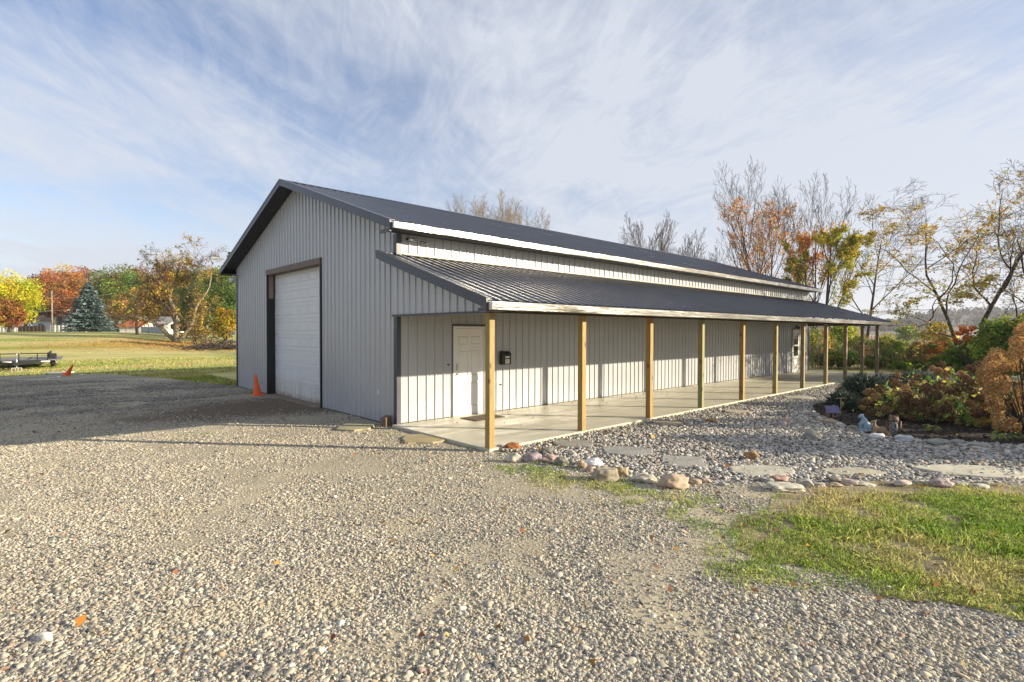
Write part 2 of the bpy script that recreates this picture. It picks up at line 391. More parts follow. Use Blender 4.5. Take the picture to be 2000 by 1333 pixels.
def lawn_mat():
    m, nt, b, out = newmat('lawn_surface'); g = NT(nt)
    p = g.pos(); x, y, z = g.sepxyz(p)
    n1 = g.noise(g.mapping(p, (0.05, 0.24, 1), (0, 0, 0.12)), 1.0, 6, 0.6, 0.4)
    n2 = g.noise(g.mapping(p, (0.5, 1.2, 1)), 1.0, 6, 0.7); n3 = g.noise(p, 22, 5, 0.8)
    green = g.mix(g.rng(n2, 0.3, 0.7), (0.19, 0.265, 0.045, 1), (0.29, 0.36, 0.075, 1))
    dry = g.mix(g.rng(n2, 0.3, 0.7), (0.44, 0.39, 0.15, 1), (0.56, 0.50, 0.23, 1))
    c = g.mix(g.rng(n1, 0.36, 0.56), green, dry)
    # dry strip next to the drive
    c = g.mix(g.math('MULTIPLY', g.math('MULTIPLY', g.rng(y, 21, 23), g.rng(y, 26, 32, 1, 0)), g.rng(n2, 0.42, 0.6, 0, 0.8)), c, (0.36, 0.29, 0.15, 1))
    # fallen leaves in a broad band round the old spreading tree
    nn = g.noise(p, 0.35, 5, 0.7)
    ex = g.math('POWER', g.math('DIVIDE', g.math('SUBTRACT', x, LX), 20.0), 2.0); ey = g.math('POWER', g.math('DIVIDE', g.math('SUBTRACT', y, LY - 5), 9.0), 2.0)
    lf = g.rng(g.math('ADD', g.math('SQRT', g.math('ADD', ex, ey)), g.math('MULTIPLY', g.math('SUBTRACT', nn, 0.5), 0.8)), 0.35, 1.05, 1, 0)
    lf = g.math('MULTIPLY', lf, g.rng(n3, 0.36, 0.56))
    c = g.mix(g.math('MULTIPLY', lf, 0.6), c, (0.48, 0.25, 0.06, 1))
    # the bare field far off behind the hedge
    far = g.rng(g.math('ADD', g.math('MULTIPLY', x, 1.0), g.math('MULTIPLY', y, -0.6)), 45, 65)
    c = g.mix(far, c, g.mix(g.rng(n2, 0.3, 0.7), (0.36, 0.27, 0.22, 1), (0.48, 0.38, 0.32, 1)))
    c = g.mix(g.rng(n3, 0.30, 0.70, 0.22, 0), c, g.mix(1.0, c, (0.45, 0.5, 0.4, 1), 'MULTIPLY'))
    g.put(b.inputs['Base Color'], c); b.inputs['Roughness'].default_value = 0.95; b.inputs['Specular IOR Level'].default_value = 0.1
    g.put(b.inputs['Normal'], g.bump(g.math('ADD', n3, g.math('MULTIPLY', n2, 0.6)), 0.5, 0.06))
    return m
LX, LY, _ = at(390, 56)
MAT['lawn'] = lawn_mat()
MAT['soil'] = pm('verge_soil', (0.23, 0.185, 0.11), 0.95, 0, 0.45, 3, 0.8, 30, 0.02, dirt=((0.20, 0.21, 0.07), 5, 0.7))
MAT['mulch'] = pm('mulch', (0.022, 0.016, 0.012), 0.95, 0, 0.5, 14, 1.0, 45, 0.03, dirt=((0.07, 0.045, 0.03), 25, 0.8))
MAT['flag'] = pm('flagstone', (0.36, 0.345, 0.28), 0.8, 0, 0.14, 4, 0.5, 14, 0.01, dirt=((0.30, 0.22, 0.12), 3, 0.5))
MAT['bark'] = pm('bark', (0.070, 0.055, 0.045), 0.95, 0, 0.35, 6, 0.8, 18, 0.02, (3, 3, 0.8))
MAT['barkpale'] = pm('bark_pale', (0.24, 0.20, 0.14), 0.95, 0, 0.3, 4, 0.8, 12, 0.03, (2, 2, 0.8))
MAT['twig'] = pm('twig', (0.070, 0.055, 0.045), 0.9, 0, 0.25, 3)
MAT['twigpale'] = pm('twig_pale', (0.23, 0.19, 0.14), 0.9, 0, 0.25, 3)
MAT['leaf'] = leafmat('leaf', 0.48)
MAT['leafdull'] = leafmat('leaf_dull', 0.22, 0.8)
MAT['needle'] = leafmat('needle', 0.12, 0.7)
MAT['grass'] = leafmat('grass_blade', 0.35, 0.6)
MAT['petal'] = leafmat('dried_petal', 0.30, 0.85)

# ------------------------------------------------------------------ ground sheets
def struct(o): o['kind'] = 'structure'; return o
def terrain():
    xs = np.unique(np.concatenate([np.linspace(-3000, -160, 14), np.linspace(-160, 260, 141), np.linspace(260, 3500, 18)]))
    ys = np.unique(np.concatenate([np.linspace(-2500, -60, 12), np.linspace(-60, 180, 121), np.linspace(180, 3500, 18)]))
    X, Y = np.meshgrid(xs, ys); Z = height(X, Y)
    w = smooth(21, 30, Y)
    bumps = np.array([[noise.noise(Vector((a * 0.08, b * 0.11, 3))) for a in xs] for b in ys]) * 0.10
    Z = Z + bumps * w * (Y < 400) * (np.abs(X) < 400)
    V = np.stack([X, Y, Z], -1).reshape(-1, 3); nx = len(xs)
    I = np.arange((len(ys) - 1) * nx).reshape(len(ys) - 1, nx)[:, :-1].ravel()
    Fc = np.stack([I, I + 1, I + nx + 1, I + nx], -1)
    return struct(np_mesh('ground', V, Fc, MAT['lawn'], smooth=True))
terrain()

def ragged(pts, amp=0.12, step=0.25, seed=0, closed=True):
    out = []
    n = len(pts)
    for i in range(n if closed else n - 1):
        a = Vector((*pts[i][:2], 0)); b = Vector((*pts[(i + 1) % n][:2], 0)); L = (b - a).length; k = max(1, min(120, int(L / step)))
        for j in range(k):
            p = a.lerp(b, j / k)
            if L < 60:
                p = p + Vector((noise.noise(Vector((p.x * 1.3, p.y * 1.3, seed))), noise.noise(Vector((p.x * 1.3, p.y * 1.3, seed + 9))), 0)) * amp
            out.append((p.x, p.y))
    return out
def sheet(name, poly, z, mat):
    import bmesh
    bm = bmesh.new(); vs = [bm.verts.new((x, y, z)) for x, y in poly]; f = bm.faces.new(vs)
    bmesh.ops.triangulate(bm, faces=[f])
    me = bpy.data.meshes.new(name); bm.to_mesh(me); bm.free(); me.materials.append(mat)
    if sum(p.normal.z for p in me.polygons) < 0: me.flip_normals()
    return struct(link(bpy.data.objects.new(name, me)))
def inside(px, py, poly):
    px = np.asarray(px); py = np.asarray(py); c = np.zeros(px.shape, bool); n = len(poly); j = n - 1
    for i in range(n):
        xi, yi = poly[i]; xj, yj = poly[j]
        t = ((yi > py) != (yj > py)) & (px < (xj - xi) * (py - yi) / (yj - yi + 1e-12) + xi); c ^= t; j = i
    return c

# outline points measured on the ground plane
VERGE = [G(1560, 948), G(1490, 985), G(1445, 1030), G(1440, 1075), G(1500, 1100), G(1600, 1118), G(1700, 1160), G(1850, 1192), G(2000, 1225), G(2300, 1290), (4.0, -14.5), (14, -18), (14, -9.8), G(2000, 948), G(1780, 948)]
EDGE = [G(958, 878), G(1010, 892), G(1060, 903), G(1120, 915), G(1180, 925), G(1240, 936), G(1310, 945), G(1420, 945), G(1560, 946), G(1700, 944), G(1900, 944), G(2000, 944)]
BED = EDGE + [(14, -9.8), (30, -12), (30, -4.2), (24.9, -3.25), (0.02, -3.25)]
MULCH = [G(1585, 795), G(1600, 812), G(1650, 832), G(1700, 848), G(1745, 856), G(1830, 862), G(1950, 868), G(2050, 872), G(2300, 872), (15, -11.5), (24, -11), (24, -6.2), (15.5, -5.2), G(1640, 775)]
DRIVE = [(-45, 23.0), (-6.4, 22.7), (-4.2, 22.3), (-2.8, 21.2), (-1.5, 17.6), (-0.3, 12.6), (-0.1, 11.9), (0.3, 11.0), (0.3, 0.0), (0.05, -3.25)] + EDGE + [(14, -9.8), (14, -18), (2, -22), (-45, -22)]
P_DRIVE = ragged(DRIVE, 0.22, 0.3, 1)
P_EDGE = np.array(ragged(VERGE, 0.25, 0.3, 4))
def verge_dist(x, y):
    e = np.full(len(x), 9.0)
    for q in P_EDGE: e = np.minimum(e, np.hypot(x - q[0], y - q[1]))
    return e
P_BED = ragged(BED, 0.05, 0.3, 2); P_MULCH = ragged(MULCH, 0.12, 0.2, 3); P_VERGE = ragged(VERGE, 0.25, 0.12, 4)
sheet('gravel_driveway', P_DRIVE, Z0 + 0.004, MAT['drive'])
sheet('river_rock_bed', P_BED, Z0 + 0.008, MAT['pebbles'])
sheet('mulch_bed', P_MULCH, Z0 + 0.016, MAT['mulch'])
sheet('grass_verge', P_VERGE, Z0 + 0.010, MAT['soil'])

# patio slab, saw-cut into bays
pt = MB()
bays = [-0.125] + [0.0 + 4.85 * k - 0.06 for k in range(1, 5)] + [24.75]
for a, b_ in zip(bays[:-1], bays[1:]):
    for c, d in ((-3.172, -1.60), (-1.594, 0.02)):
        pt.box(a + 0.003, b_ - 0.003, c, d, Z0 - 0.1, 0.0)
struct(pt.build('patio', MAT['concrete'], bevel=0.006, seg=1))

# ------------------------------------------------------------------ stones as ground cover (stuff)
def stone_mat(name, stops, rough=0.85, tint=(1, 1, 1), lane=False):
    m, nt, b, out = newmat(name); g = NT(nt)
    oi = nt.nodes.new('ShaderNodeObjectInfo')
    c = g.ramp(oi.outputs['Random'], stops)
    n = g.noise(g.coord('Object'), 1.3, 3, 0.6)
    c = g.mix(g.rng(n, 0.3, 0.7, 0.0, 0.35), c, g.mix(1.0, c, (0.62, 0.60, 0.58, 1), 'MULTIPLY'))
    p = g.pos(); x, y, z = g.sepxyz(p)
    c = g.mix(1.0, c, (*tint, 1), 'MULTIPLY')
    # damp, trodden and dusty areas; the lane tint also deepens the barn's shadow
    big = g.noise(g.mapping(p, (0.45, 0.45, 0.0)), 1.0, 5, 0.6)
    c = g.mix(g.rng(big, 0.42, 0.64, 0.0, 0.30), c, g.mix(1.0, c, (0.60, 0.60, 0.62, 1), 'MULTIPLY'))
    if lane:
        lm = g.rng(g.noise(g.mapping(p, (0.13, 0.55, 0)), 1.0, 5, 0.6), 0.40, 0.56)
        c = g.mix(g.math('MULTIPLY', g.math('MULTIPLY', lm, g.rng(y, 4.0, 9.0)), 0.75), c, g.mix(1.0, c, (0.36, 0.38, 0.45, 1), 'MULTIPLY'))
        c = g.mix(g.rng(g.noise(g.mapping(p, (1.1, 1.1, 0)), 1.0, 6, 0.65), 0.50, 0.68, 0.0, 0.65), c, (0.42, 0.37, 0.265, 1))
    g.put(b.inputs['Base Color'], c); b.inputs['Roughness'].default_value = rough; b.inputs['Specular IOR Level'].default_value = 0.3
    return m
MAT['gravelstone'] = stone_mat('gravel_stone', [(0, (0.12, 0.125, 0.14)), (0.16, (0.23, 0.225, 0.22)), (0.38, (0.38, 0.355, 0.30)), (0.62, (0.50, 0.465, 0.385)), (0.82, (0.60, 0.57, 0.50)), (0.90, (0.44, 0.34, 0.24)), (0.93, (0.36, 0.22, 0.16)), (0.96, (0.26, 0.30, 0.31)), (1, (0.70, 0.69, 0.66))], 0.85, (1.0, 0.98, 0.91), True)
MAT['bedstone'] = stone_mat('bed_stone', [(0, (0.13, 0.13, 0.13)), (0.2, (0.27, 0.265, 0.25)), (0.45, (0.45, 0.44, 0.40)), (0.7, (0.58, 0.565, 0.51)), (0.84, (0.44, 0.37, 0.31)), (0.88, (0.40, 0.31, 0.26)), (1, (0.72, 0.71, 0.69))], 0.7, (1.0, 0.99, 0.95))

def stones(name, P, scale, mat, label, ang=0.7, kinds=6, flat=False):
    n = len(P); me = bpy.data.meshes.new(name); me.vertices.add(n); me.vertices.foreach_set('co', np.asarray(P, np.float32).ravel())
    rot = np.stack([rng.normal(0, 0.35, n), rng.normal(0, 0.35, n), rng.uniform(0, 2 * PI, n)], -1).astype(np.float32)
    a = me.attributes.new('rot', 'FLOAT_VECTOR', 'POINT'); a.data.foreach_set('vector', rot.ravel())
    s3 = (scale[:, None] * np.stack([rng.uniform(0.8, 1.45, n), rng.uniform(0.7, 1.1, n), rng.uniform(0.42, 0.72, n)], -1)).astype(np.float32)
    a = me.attributes.new('scl', 'FLOAT_VECTOR', 'POINT'); a.data.foreach_set('vector', s3.ravel())
    me.materials.append(mat)
    o = link(bpy.data.objects.new(name, me))
    nt = bpy.data.node_groups.new(name, 'GeometryNodeTree')
    nt.interface.new_socket('Geometry', in_out='INPUT', socket_type='NodeSocketGeometry'); nt.interface.new_socket('Geometry', in_out='OUTPUT', socket_type='NodeSocketGeometry')
    gi = nt.nodes.new('NodeGroupInput'); go = nt.nodes.new('NodeGroupOutput'); L = nt.links
    gti = nt.nodes.new('GeometryNodeGeometryToInstance')
    for k in range(kinds):
        ico = nt.nodes.new('GeometryNodeMeshIcoSphere'); ico.inputs['Radius'].default_value = 0.5; ico.inputs['Subdivisions'].default_value = 2
        sp = nt.nodes.new('GeometryNodeSetPosition'); nz = nt.nodes.new('ShaderNodeTexNoise'); nz.noise_dimensions = '4D'; nz.inputs['W'].default_value = k * 7.3 + 1; nz.inputs['Scale'].default_value = 1.9; nz.inputs['Detail'].default_value = 1
        vm = nt.nodes.new('ShaderNodeVectorMath'); vm.operation = 'SUBTRACT'; vm.inputs[1].default_value = (0.5, 0.5, 0.5)
        vs = nt.nodes.new('ShaderNodeVectorMath'); vs.operation = 'SCALE'; vs.inputs['Scale'].default_value = ang
        L.new(nz.outputs['Color'], vm.inputs[0]); L.new(vm.outputs[0], vs.inputs[0]); L.new(vs.outputs[0], sp.inputs['Offset']); L.new(ico.outputs[0], sp.inputs[0])
        ss = nt.nodes.new('GeometryNodeSetShadeSmooth'); ss.inputs['Shade Smooth'].default_value = not flat; L.new(sp.outputs[0], ss.inputs[0])
        sm = nt.nodes.new('GeometryNodeSetMaterial'); sm.inputs['Material'].default_value = mat; L.new(ss.outputs[0], sm.inputs[0])
        L.new(sm.outputs[0], gti.inputs[0])
    iop = nt.nodes.new('GeometryNodeInstanceOnPoints'); L.new(gi.outputs[0], iop.inputs['Points']); L.new(gti.outputs[0], iop.inputs['Instance']); iop.inputs['Pick Instance'].default_value = True
    ri = nt.nodes.new('FunctionNodeRandomValue'); ri.data_type = 'INT'; ri.inputs[4].default_value = 0; ri.inputs[5].default_value = kinds - 1; L.new(ri.outputs[2], iop.inputs['Instance Index'])
    for nm, key in (('rot', 'Rotation'), ('scl', 'Scale')):
        na = nt.nodes.new('GeometryNodeInputNamedAttribute'); na.data_type = 'FLOAT_VECTOR'; na.inputs[0].default_value = nm; L.new(na.outputs[0], iop.inputs[key])
    L.new(iop.outputs[0], go.inputs[0])
    md = o.modifiers.new('scatter', 'NODES'); md.node_group = nt
    return tag(o, label, None, None, 'stuff')

def view_points(n, d0, d1, power=1.0, half=1.06):
    """random points on the ground in the sector the photo covers, denser close by"""
    u = rng.uniform(0, 1, n); d = (d0 ** (2 - power) + u * (d1 ** (2 - power) - d0 ** (2 - power))) ** (1 / (2 - power)) if power < 2 else d0 * (d1 / d0) ** u
    s = rng.uniform(-half, half, n)
    fx = _fw; rx = _rt
    P = CAM[None, :2] + d[:, None] * (fx[None, :2] + s[:, None] * rx[None, :2])
    return P[:, 0], P[:, 1], d
def field(x, y, s, seed):
    return np.array([noise.noise(Vector((a * s, b * s, seed))) for a, b in zip(x, y)])

def clear_of_building(x, y): return ~((x > -0.02) & (x < 24.7) & (y > -3.24) & (y < 11.4))
def earth_mask(x, y):
    return np.sqrt((x / 5.2) ** 2 + ((y - 5.0) / 2.5) ** 2)

x, y, d = view_points(680000, 2.6, 22.0, 1.48)
_iv = inside(x, y, P_VERGE); k = (inside(x, y, P_DRIVE) | _iv) & clear_of_building(x, y) & ~inside(x, y, P_BED)
_e = verge_dist(x, y); k &= ~(_iv & (rng.uniform(0, 1, len(x)) > np.exp(-_e / 0.16) * 0.8)); k &= ~(~_iv & (_e < 0.35) & (rng.uniform(0, 1, len(x)) < 0.45 - _e))
k &= rng.uniform(0, 1, len(x)) > np.clip(1.5 - earth_mask(x, y) * 1.15, 0, 0.97) * 1.0
x, y, d = x[k], y[k], d[k]
fl = 0.7 * field(x, y, 0.7, 5.0) + 0.5 * field(x, y, 1.8, 8.0) + 0.25 * field(x, y, 4.5, 9.0)
k = rng.uniform(0, 1, len(x)) > np.clip((fl - 0.11) * 3.2, 0, 0.82)
x, y, d, fl = x[k], y[k], d[k], fl[k]
sz = np.clip(rng.lognormal(0.0, 0.42, len(x)) * (0.0126 + 0.0036 * smooth(6.5, 3.2, d) * (1 + 0.6 * fl)) , 0.006, 0.055) * (1.0 + 0.055 * np.maximum(d - 5, 0)) * np.where(fl > 0.15, 0.8, 1.0)
sz = np.minimum(sz, 0.06)
print('gravel stones', len(x))
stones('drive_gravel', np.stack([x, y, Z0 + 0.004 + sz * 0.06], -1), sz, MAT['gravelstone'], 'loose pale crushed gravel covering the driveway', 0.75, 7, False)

x, y, d = view_points(210000, 7.4, 30.0, 1.1)
k = inside(x, y, P_BED) & clear_of_building(x, y) & ~inside(x, y, P_MULCH)
x, y, d = x[k], y[k], d[k]
sz = np.clip(rng.lognormal(math.log(0.042), 0.30, len(x)), 0.022, 0.09)
sz = np.where((y > -3.9), sz * 0.85, sz)
print('bed stones', len(x))
stones('river_rock', np.stack([x, y, Z0 + 0.008 + sz * 0.16 + 0.030 * smooth(-3.60, -3.22, y)], -1), sz, MAT['bedstone'], 'rounded grey and white river rock filling the bed beside the patio', 0.38, 6)

# mulch chips
# ------------------------------------------------------------------ the barn
W = 11.24; L_ = 24.45; RID = W / 2; SLOPE = 0.338
EAVE_Y = -0.46; EAVE_Z = 4.20
def zroof(y): return EAVE_Z + SLOPE * (min(y, W - y) - EAVE_Y)
PE_Y, PE_Z, PS = -3.46, 2.50, 0.320
def zporch(y): return PE_Z + PS * (y - PE_Y)

barn = empty('metal_barn', (0, 0, 0))
tag(barn, 'long grey metal pole barn with dark roof, white roll-up door and covered side porch', 'barn')

def ribbed(mb, s0, s1, lo, hi, place, pitch=0.2286, rib=0.024, holes=(), extra=(), phase=0.0, minor=0.0035, mi=0, mid=()):
    pts = {}
    k0 = int(math.floor((s0 - phase) / pitch)) - 1; k1 = int(math.ceil((s1 - phase) / pitch)) + 1
    prof = []
    for k in range(k0, k1):
        c = phase + k * pitch
        prof += [(c - 0.026, 0), (c - 0.015, rib), (c + 0.015, rib), (c + 0.026, 0)]
        for q in (1 / 3, 2 / 3):
            m_ = c + pitch * q; prof += [(m_ - 0.012, 0), (m_ - 0.005, minor), (m_ + 0.005, minor), (m_ + 0.012, 0)]
    prof.sort()
    xs = [p[0] for p in prof]; ds = [p[1] for p in prof]
    cuts = sorted(set([s0, s1] + [a for h in holes for a in h[:2]] + list(extra)))
    allx = sorted(set([x for x in xs if s0 < x < s1] + cuts))
    dep = np.interp(allx, xs, ds)
    for i in range(len(allx) - 1):
        a, b = allx[i], allx[i + 1]; da, db = dep[i], dep[i + 1]; m_ = (a + b) / 2
        spans = [(lo(a), lo(b), hi(a), hi(b))]
        for h in holes:
            if h[0] <= m_ <= h[1]:
                spans = []
                if h[2] > lo(m_): spans.append((lo(a), lo(b), h[2], h[2]))
                if h[3] < hi(m_): spans.append((h[3], h[3], hi(a), hi(b)))
        for l0, l1, h0, h1 in spans:
            ts = [0] + list(mid) + [1]
            for t0, t1 in zip(ts[:-1], ts[1:]):
                mb.quad(place(a, l0 + (h0 - l0) * t0, da), place(b, l1 + (h1 - l1) * t0, db), place(b, l1 + (h1 - l1) * t1, db), place(a, l0 + (h0 - l0) * t1, da), mi)

GY0, GY1, GZ = 3.87, 7.93, 3.80          # big door opening
# gable wall (faces the drive)
mb = MB()
ribbed(mb, 0.0, W, lambda s: -0.04, lambda s: zroof(s) - 0.10, lambda s, t, d: (-d, s, t), holes=[(GY0, GY1, -0.04, GZ)], extra=[RID], phase=0.06)
mb.build('gable_wall', MAT['siding'], barn)
# the wall under the porch and above it
DX0, DX1, DZ = 1.44, 2.46, 2.12          # walk door opening incl. frame
FX0, FX1 = 22.15, 23.17
mb = MB()
ribbed(mb, 0.0, L_, lambda s: 0.015, lambda s: 4.20, lambda s, t, d: (s, -d, t), holes=[(DX0, DX1, 0.015, DZ), (FX0, FX1, 0.015, DZ)], phase=0.06)
mb.build('side_wall', MAT['siding'], barn)
# far walls (plain, unseen side)
mb = MB()
ribbed(mb, 0.0, L_, lambda s: -0.05, lambda s: 4.20, lambda s, t, d: (s, W + d, t))
mb.build('rear_wall', MAT['siding'], barn)
mb = MB()
ribbed(mb, 0.0, W, lambda s: -0.05, lambda s: zroof(s) - 0.1, lambda s, t, d: (L_ + d, s, t), extra=[RID])
mb.build('end_wall', MAT['siding'], barn)

# main roof, both slopes
RX0, RX1 = -0.42, 24.55
mb = MB()
ribbed(mb, RX0, RX1, lambda s: EAVE_Y - 0.02, lambda s: RID, lambda s, t, d: (s, t, zroof(t) + d), phase=0.02, rib=0.022, mid=(0.25, 0.5, 0.75))
ribbed(mb, RX0, RX1, lambda s: RID, lambda s: W - EAVE_Y + 0.02, lambda s, t, d: (s, t, zroof(t) + d), phase=0.02, rib=0.022)
ro = mb.build('roof', MAT['roof'], barn)
cp = MB(); cp.add([(RX0, RID - 0.16, zroof(RID - 0.16) + 0.028), (RX0, RID, zroof(RID) + 0.035), (RX0, RID + 0.16, zroof(RID + 0.16) + 0.028), (RX1, RID - 0.16, zroof(RID - 0.16) + 0.028), (RX1, RID, zroof(RID) + 0.035), (RX1, RID + 0.16, zroof(RID + 0.16) + 0.028)], [(0, 1, 4, 3), (1, 2, 5, 4)])
cp.build('ridge_cap', MAT['roof'], ro)

def slope_board(mb, x0, x1, ya, yb, zf, top, bot, mi=0):
    """board hugging the roof line between ya and yb"""
    v = []
    for x_ in (x0, x1):
        for y_ in (ya, yb):
            v += [(x_, y_, zf(y_) + bot), (x_, y_, zf(y_) + top)]
    mb.add(v, [(0, 1, 3, 2), (4, 6, 7, 5), (0, 4, 5, 1), (2, 3, 7, 6), (1, 5, 7, 3), (0, 2, 6, 4)], mi)
for nm, xa, xb in (('rake_trim', RX0 - 0.03, RX0 + 0.0), ('rake_trim', RX1, RX1 + 0.03)):
    mb = MB()
    slope_board(mb, xa, xb, EAVE_Y - 0.02, RID, zroof, 0.032, -0.15); slope_board(mb, xa, xb, RID, W - EAVE_Y + 0.02, zroof, 0.032, -0.15)
    slope_board(mb, min(xa, xb) - 0.006, min(xa, xb) + 0.0, EAVE_Y - 0.02, RID, zroof, 0.034, -0.02); slope_board(mb, min(xa, xb) - 0.006, min(xa, xb), RID, W - EAVE_Y + 0.02, zroof, 0.034, -0.02)
    slope_board(mb, xa if xa < 0 else xa - 0.09, xb + 0.09 if xa < 0 else xb, EAVE_Y - 0.02, RID, lambda y: zroof(y) + 0.001, 0.034, 0.025); slope_board(mb, xa if xa < 0 else xa - 0.09, xb + 0.09 if xa < 0 else xb, RID, W - EAVE_Y + 0.02, lambda y: zroof(y) + 0.001, 0.034, 0.025)
    mb.build(nm, MAT['trim'], barn)
# soffits: ribbed metal below the overhangs
mb = MB()
for ya, yb in ((EAVE_Y, RID), (RID, W - EAVE_Y)):
    n_ = 26
    for i in range(n_):
        a = ya + (yb - ya) * i / n_; b = ya + (yb - ya) * (i + 1) / n_; m_ = a + (b - a) * 0.86
        mb.quad((RX0, a, zroof(a) - 0.13), (-0.02, a, zroof(a) - 0.13), (-0.02, m_, zroof(m_) - 0.13), (RX0, m_, zroof(m_) - 0.13))
        mb.quad((RX0, m_, zroof(m_) - 0.13), (-0.02, m_, zroof(m_) - 0.13), (-0.02, b, zroof(b) - 0.118), (RX0, b, zroof(b) - 0.118))
mb.quad((RX0, EAVE_Y, 4.06), (RX1, EAVE_Y, 4.06), (RX1, -0.022, 4.06), (RX0, -0.022, 4.06))
mb.quad((RX0, W - EAVE_Y, 4.06), (RX1, W - EAVE_Y, 4.06), (RX1, W + 0.03, 4.06), (RX0, W + 0.03, 4.06))
mb.build('soffit', MAT['soffit'], barn)
# eave fascia and the boxed ends of the eaves
mb = MB()
mb.box(RX0, RX1, EAVE_Y - 0.022, EAVE_Y, 4.03, 4.195)
mb.box(RX0, RX1, W - EAVE_Y, W - EAVE_Y + 0.022, 4.03, 4.195)
mb.box(RX0 - 0.034, RX0 - 0.002, EAVE_Y - 0.02, -0.10, 3.99, 4.06)
mb.build('fascia', MAT['trim'], barn)
# corner and door trims
mb = MB()
mb.add([(-0.032, 0.10, -0.05), (-0.032, -0.032, -0.05), (0.07, -0.032, -0.05), (0.07, 0, -0.05), (0, 0, -0.05), (0, 0.10, -0.05), (-0.032, 0.10, 3.3), (-0.032, -0.032, 3.3), (0.07, -0.032, 3.3), (0.07, 0, 3.3), (0, 0, 3.3), (0, 0.10, 3.3)], [(0, 6, 7, 1), (1, 7, 8, 2), (2, 8, 9, 3), (3, 9, 10, 4), (4, 10, 11, 5), (5, 11, 6, 0)])
mb.build('corner_trim', MAT['trim'], barn)
for bx in ((-0.032, 0.0, W - 0.09, W + 0.032, -0.05, 4.02), (-0.034, 0.09, -0.030, 0.11, 3.62, 4.05), (L_ - 0.08, L_ + 0.035, -0.035, 0.03, 0.012, 2.42)):
    mb = MB(); mb.box(*bx); mb.build('corner_trim', MAT['trim'], barn)
for bx in ((-0.028, 0.0, 0.10, GY0 - 0.06, -0.075, -0.03), (-0.028, 0.0, GY1 + 0.05, W, -0.075, -0.03)):
    mb = MB(); mb.box(*bx); mb.build('base_trim', MAT['trim'], barn)

# big door: jambs, header, panels
gd = empty('garage_door', (0, 0, 0)); gd.parent = barn
for bx in ((-0.045, 0.20, GY1, GY1 + 0.055, -0.1, GZ - 0.032), (-0.045, 0.20, GY0 - 0.055, GY0, -0.1, GZ - 0.032)):
    mb = MB(); mb.box(*bx); mb.build('jamb', MAT['black'], gd)
mb = MB(); mb.box(-0.06, 0.19, GY0 - 0.058, GY1 + 0.058, GZ - 0.03, GZ + 0.13)
mb.build('header', MAT['rust'], gd)
mb = MB(); mb.box(0.02, 0.15, GY1 - 0.05, GY1 - 0.002, 3.02, GZ - 0.03)
mb.build('track_board', pm('board_tan', (0.26, 0.19, 0.15), 0.8), gd)
mb = MB(); DXP = 0.21
mb.box(DXP + 0.012, DXP + 0.05, GY0, GY1, -0.06, GZ)
secs = 8; sh = (GZ + 0.04) / secs; ncol = 6; cw = (GY1 - GY0) / ncol
for r_ in range(secs):
    z0 = -0.04 + r_ * sh; z1 = z0 + sh - 0.007
    ys_ = [GY0]; zb0 = z0 + 0.095; zb1 = z1 - 0.095
    mb.add([(DXP, GY0, z0 + .004), (DXP, GY1, z0 + .004), (DXP, GY1, zb0), (DXP, GY0, zb0)], [(0, 1, 2, 3)]); mb.add([(DXP, GY0, zb1), (DXP, GY1, zb1), (DXP, GY1, z1 - .004), (DXP, GY0, z1 - .004)], [(0, 1, 2, 3)])
    mb.add([(DXP, GY0, z1 - .004), (DXP, GY1, z1 - .004), (DXP + .012, GY1, z1), (DXP + .012, GY0, z1)], [(0, 1, 2, 3)]); mb.add([(DXP, GY0, z0 + .004), (DXP, GY1, z0 + .004), (DXP + .012, GY1, z0), (DXP + .012, GY0, z0)], [(0, 1, 2, 3)])
    for c_ in range(ncol + 1):
        yc = GY0 + c_ * cw; a = max(GY0, yc - 0.05); b = min(GY1, yc + 0.05)
        mb.add([(DXP, a, zb0), (DXP, b, zb0), (DXP, b, zb1), (DXP, a, zb1)], [(0, 1, 2, 3)])
    for c_ in range(ncol):
        y0_ = GY0 + c_ * cw + 0.05; y1_ = y0_ + cw - 0.10
        o_ = [(DXP, y0_, zb0), (DXP, y1_, zb0), (DXP, y1_, zb1), (DXP, y0_, zb1)]; g_ = [(DXP + .018, y0_ + .02, zb0 + .012), (DXP + .018, y1_ - .02, zb0 + .012), (DXP + .018, y1_ - .02, zb1 - .012), (DXP + .018, y0_ + .02, zb1 - .012)]; i_ = [(DXP - .001, y0_ + .06, zb0 + .034), (DXP - .001, y1_ - .06, zb0 + .034), (DXP - .001, y1_ - .06, zb1 - .034), (DXP - .001, y0_ + .06, zb1 - .034)]
        mb.add(o_ + g_ + i_, [(0, 1, 5, 4), (1, 2, 6, 5), (2, 3, 7, 6), (3, 0, 4, 7), (4, 5, 9, 8), (5, 6, 10, 9), (6, 7, 11, 10), (7, 4, 8, 11), (8, 9, 10, 11)])
mb.build('door_panels', MAT['garage'], gd)
mb = MB(); mb.box(-0.14, 0.24, GY0 - 0.05, GY1 + 0.05, -0.16, -0.045)
mb.build('threshold', pm('threshold_dirty', (0.20, 0.165, 0.12), 0.9, 0, 0.3, 5, 0.4, 30), gd, bevel=0.012)

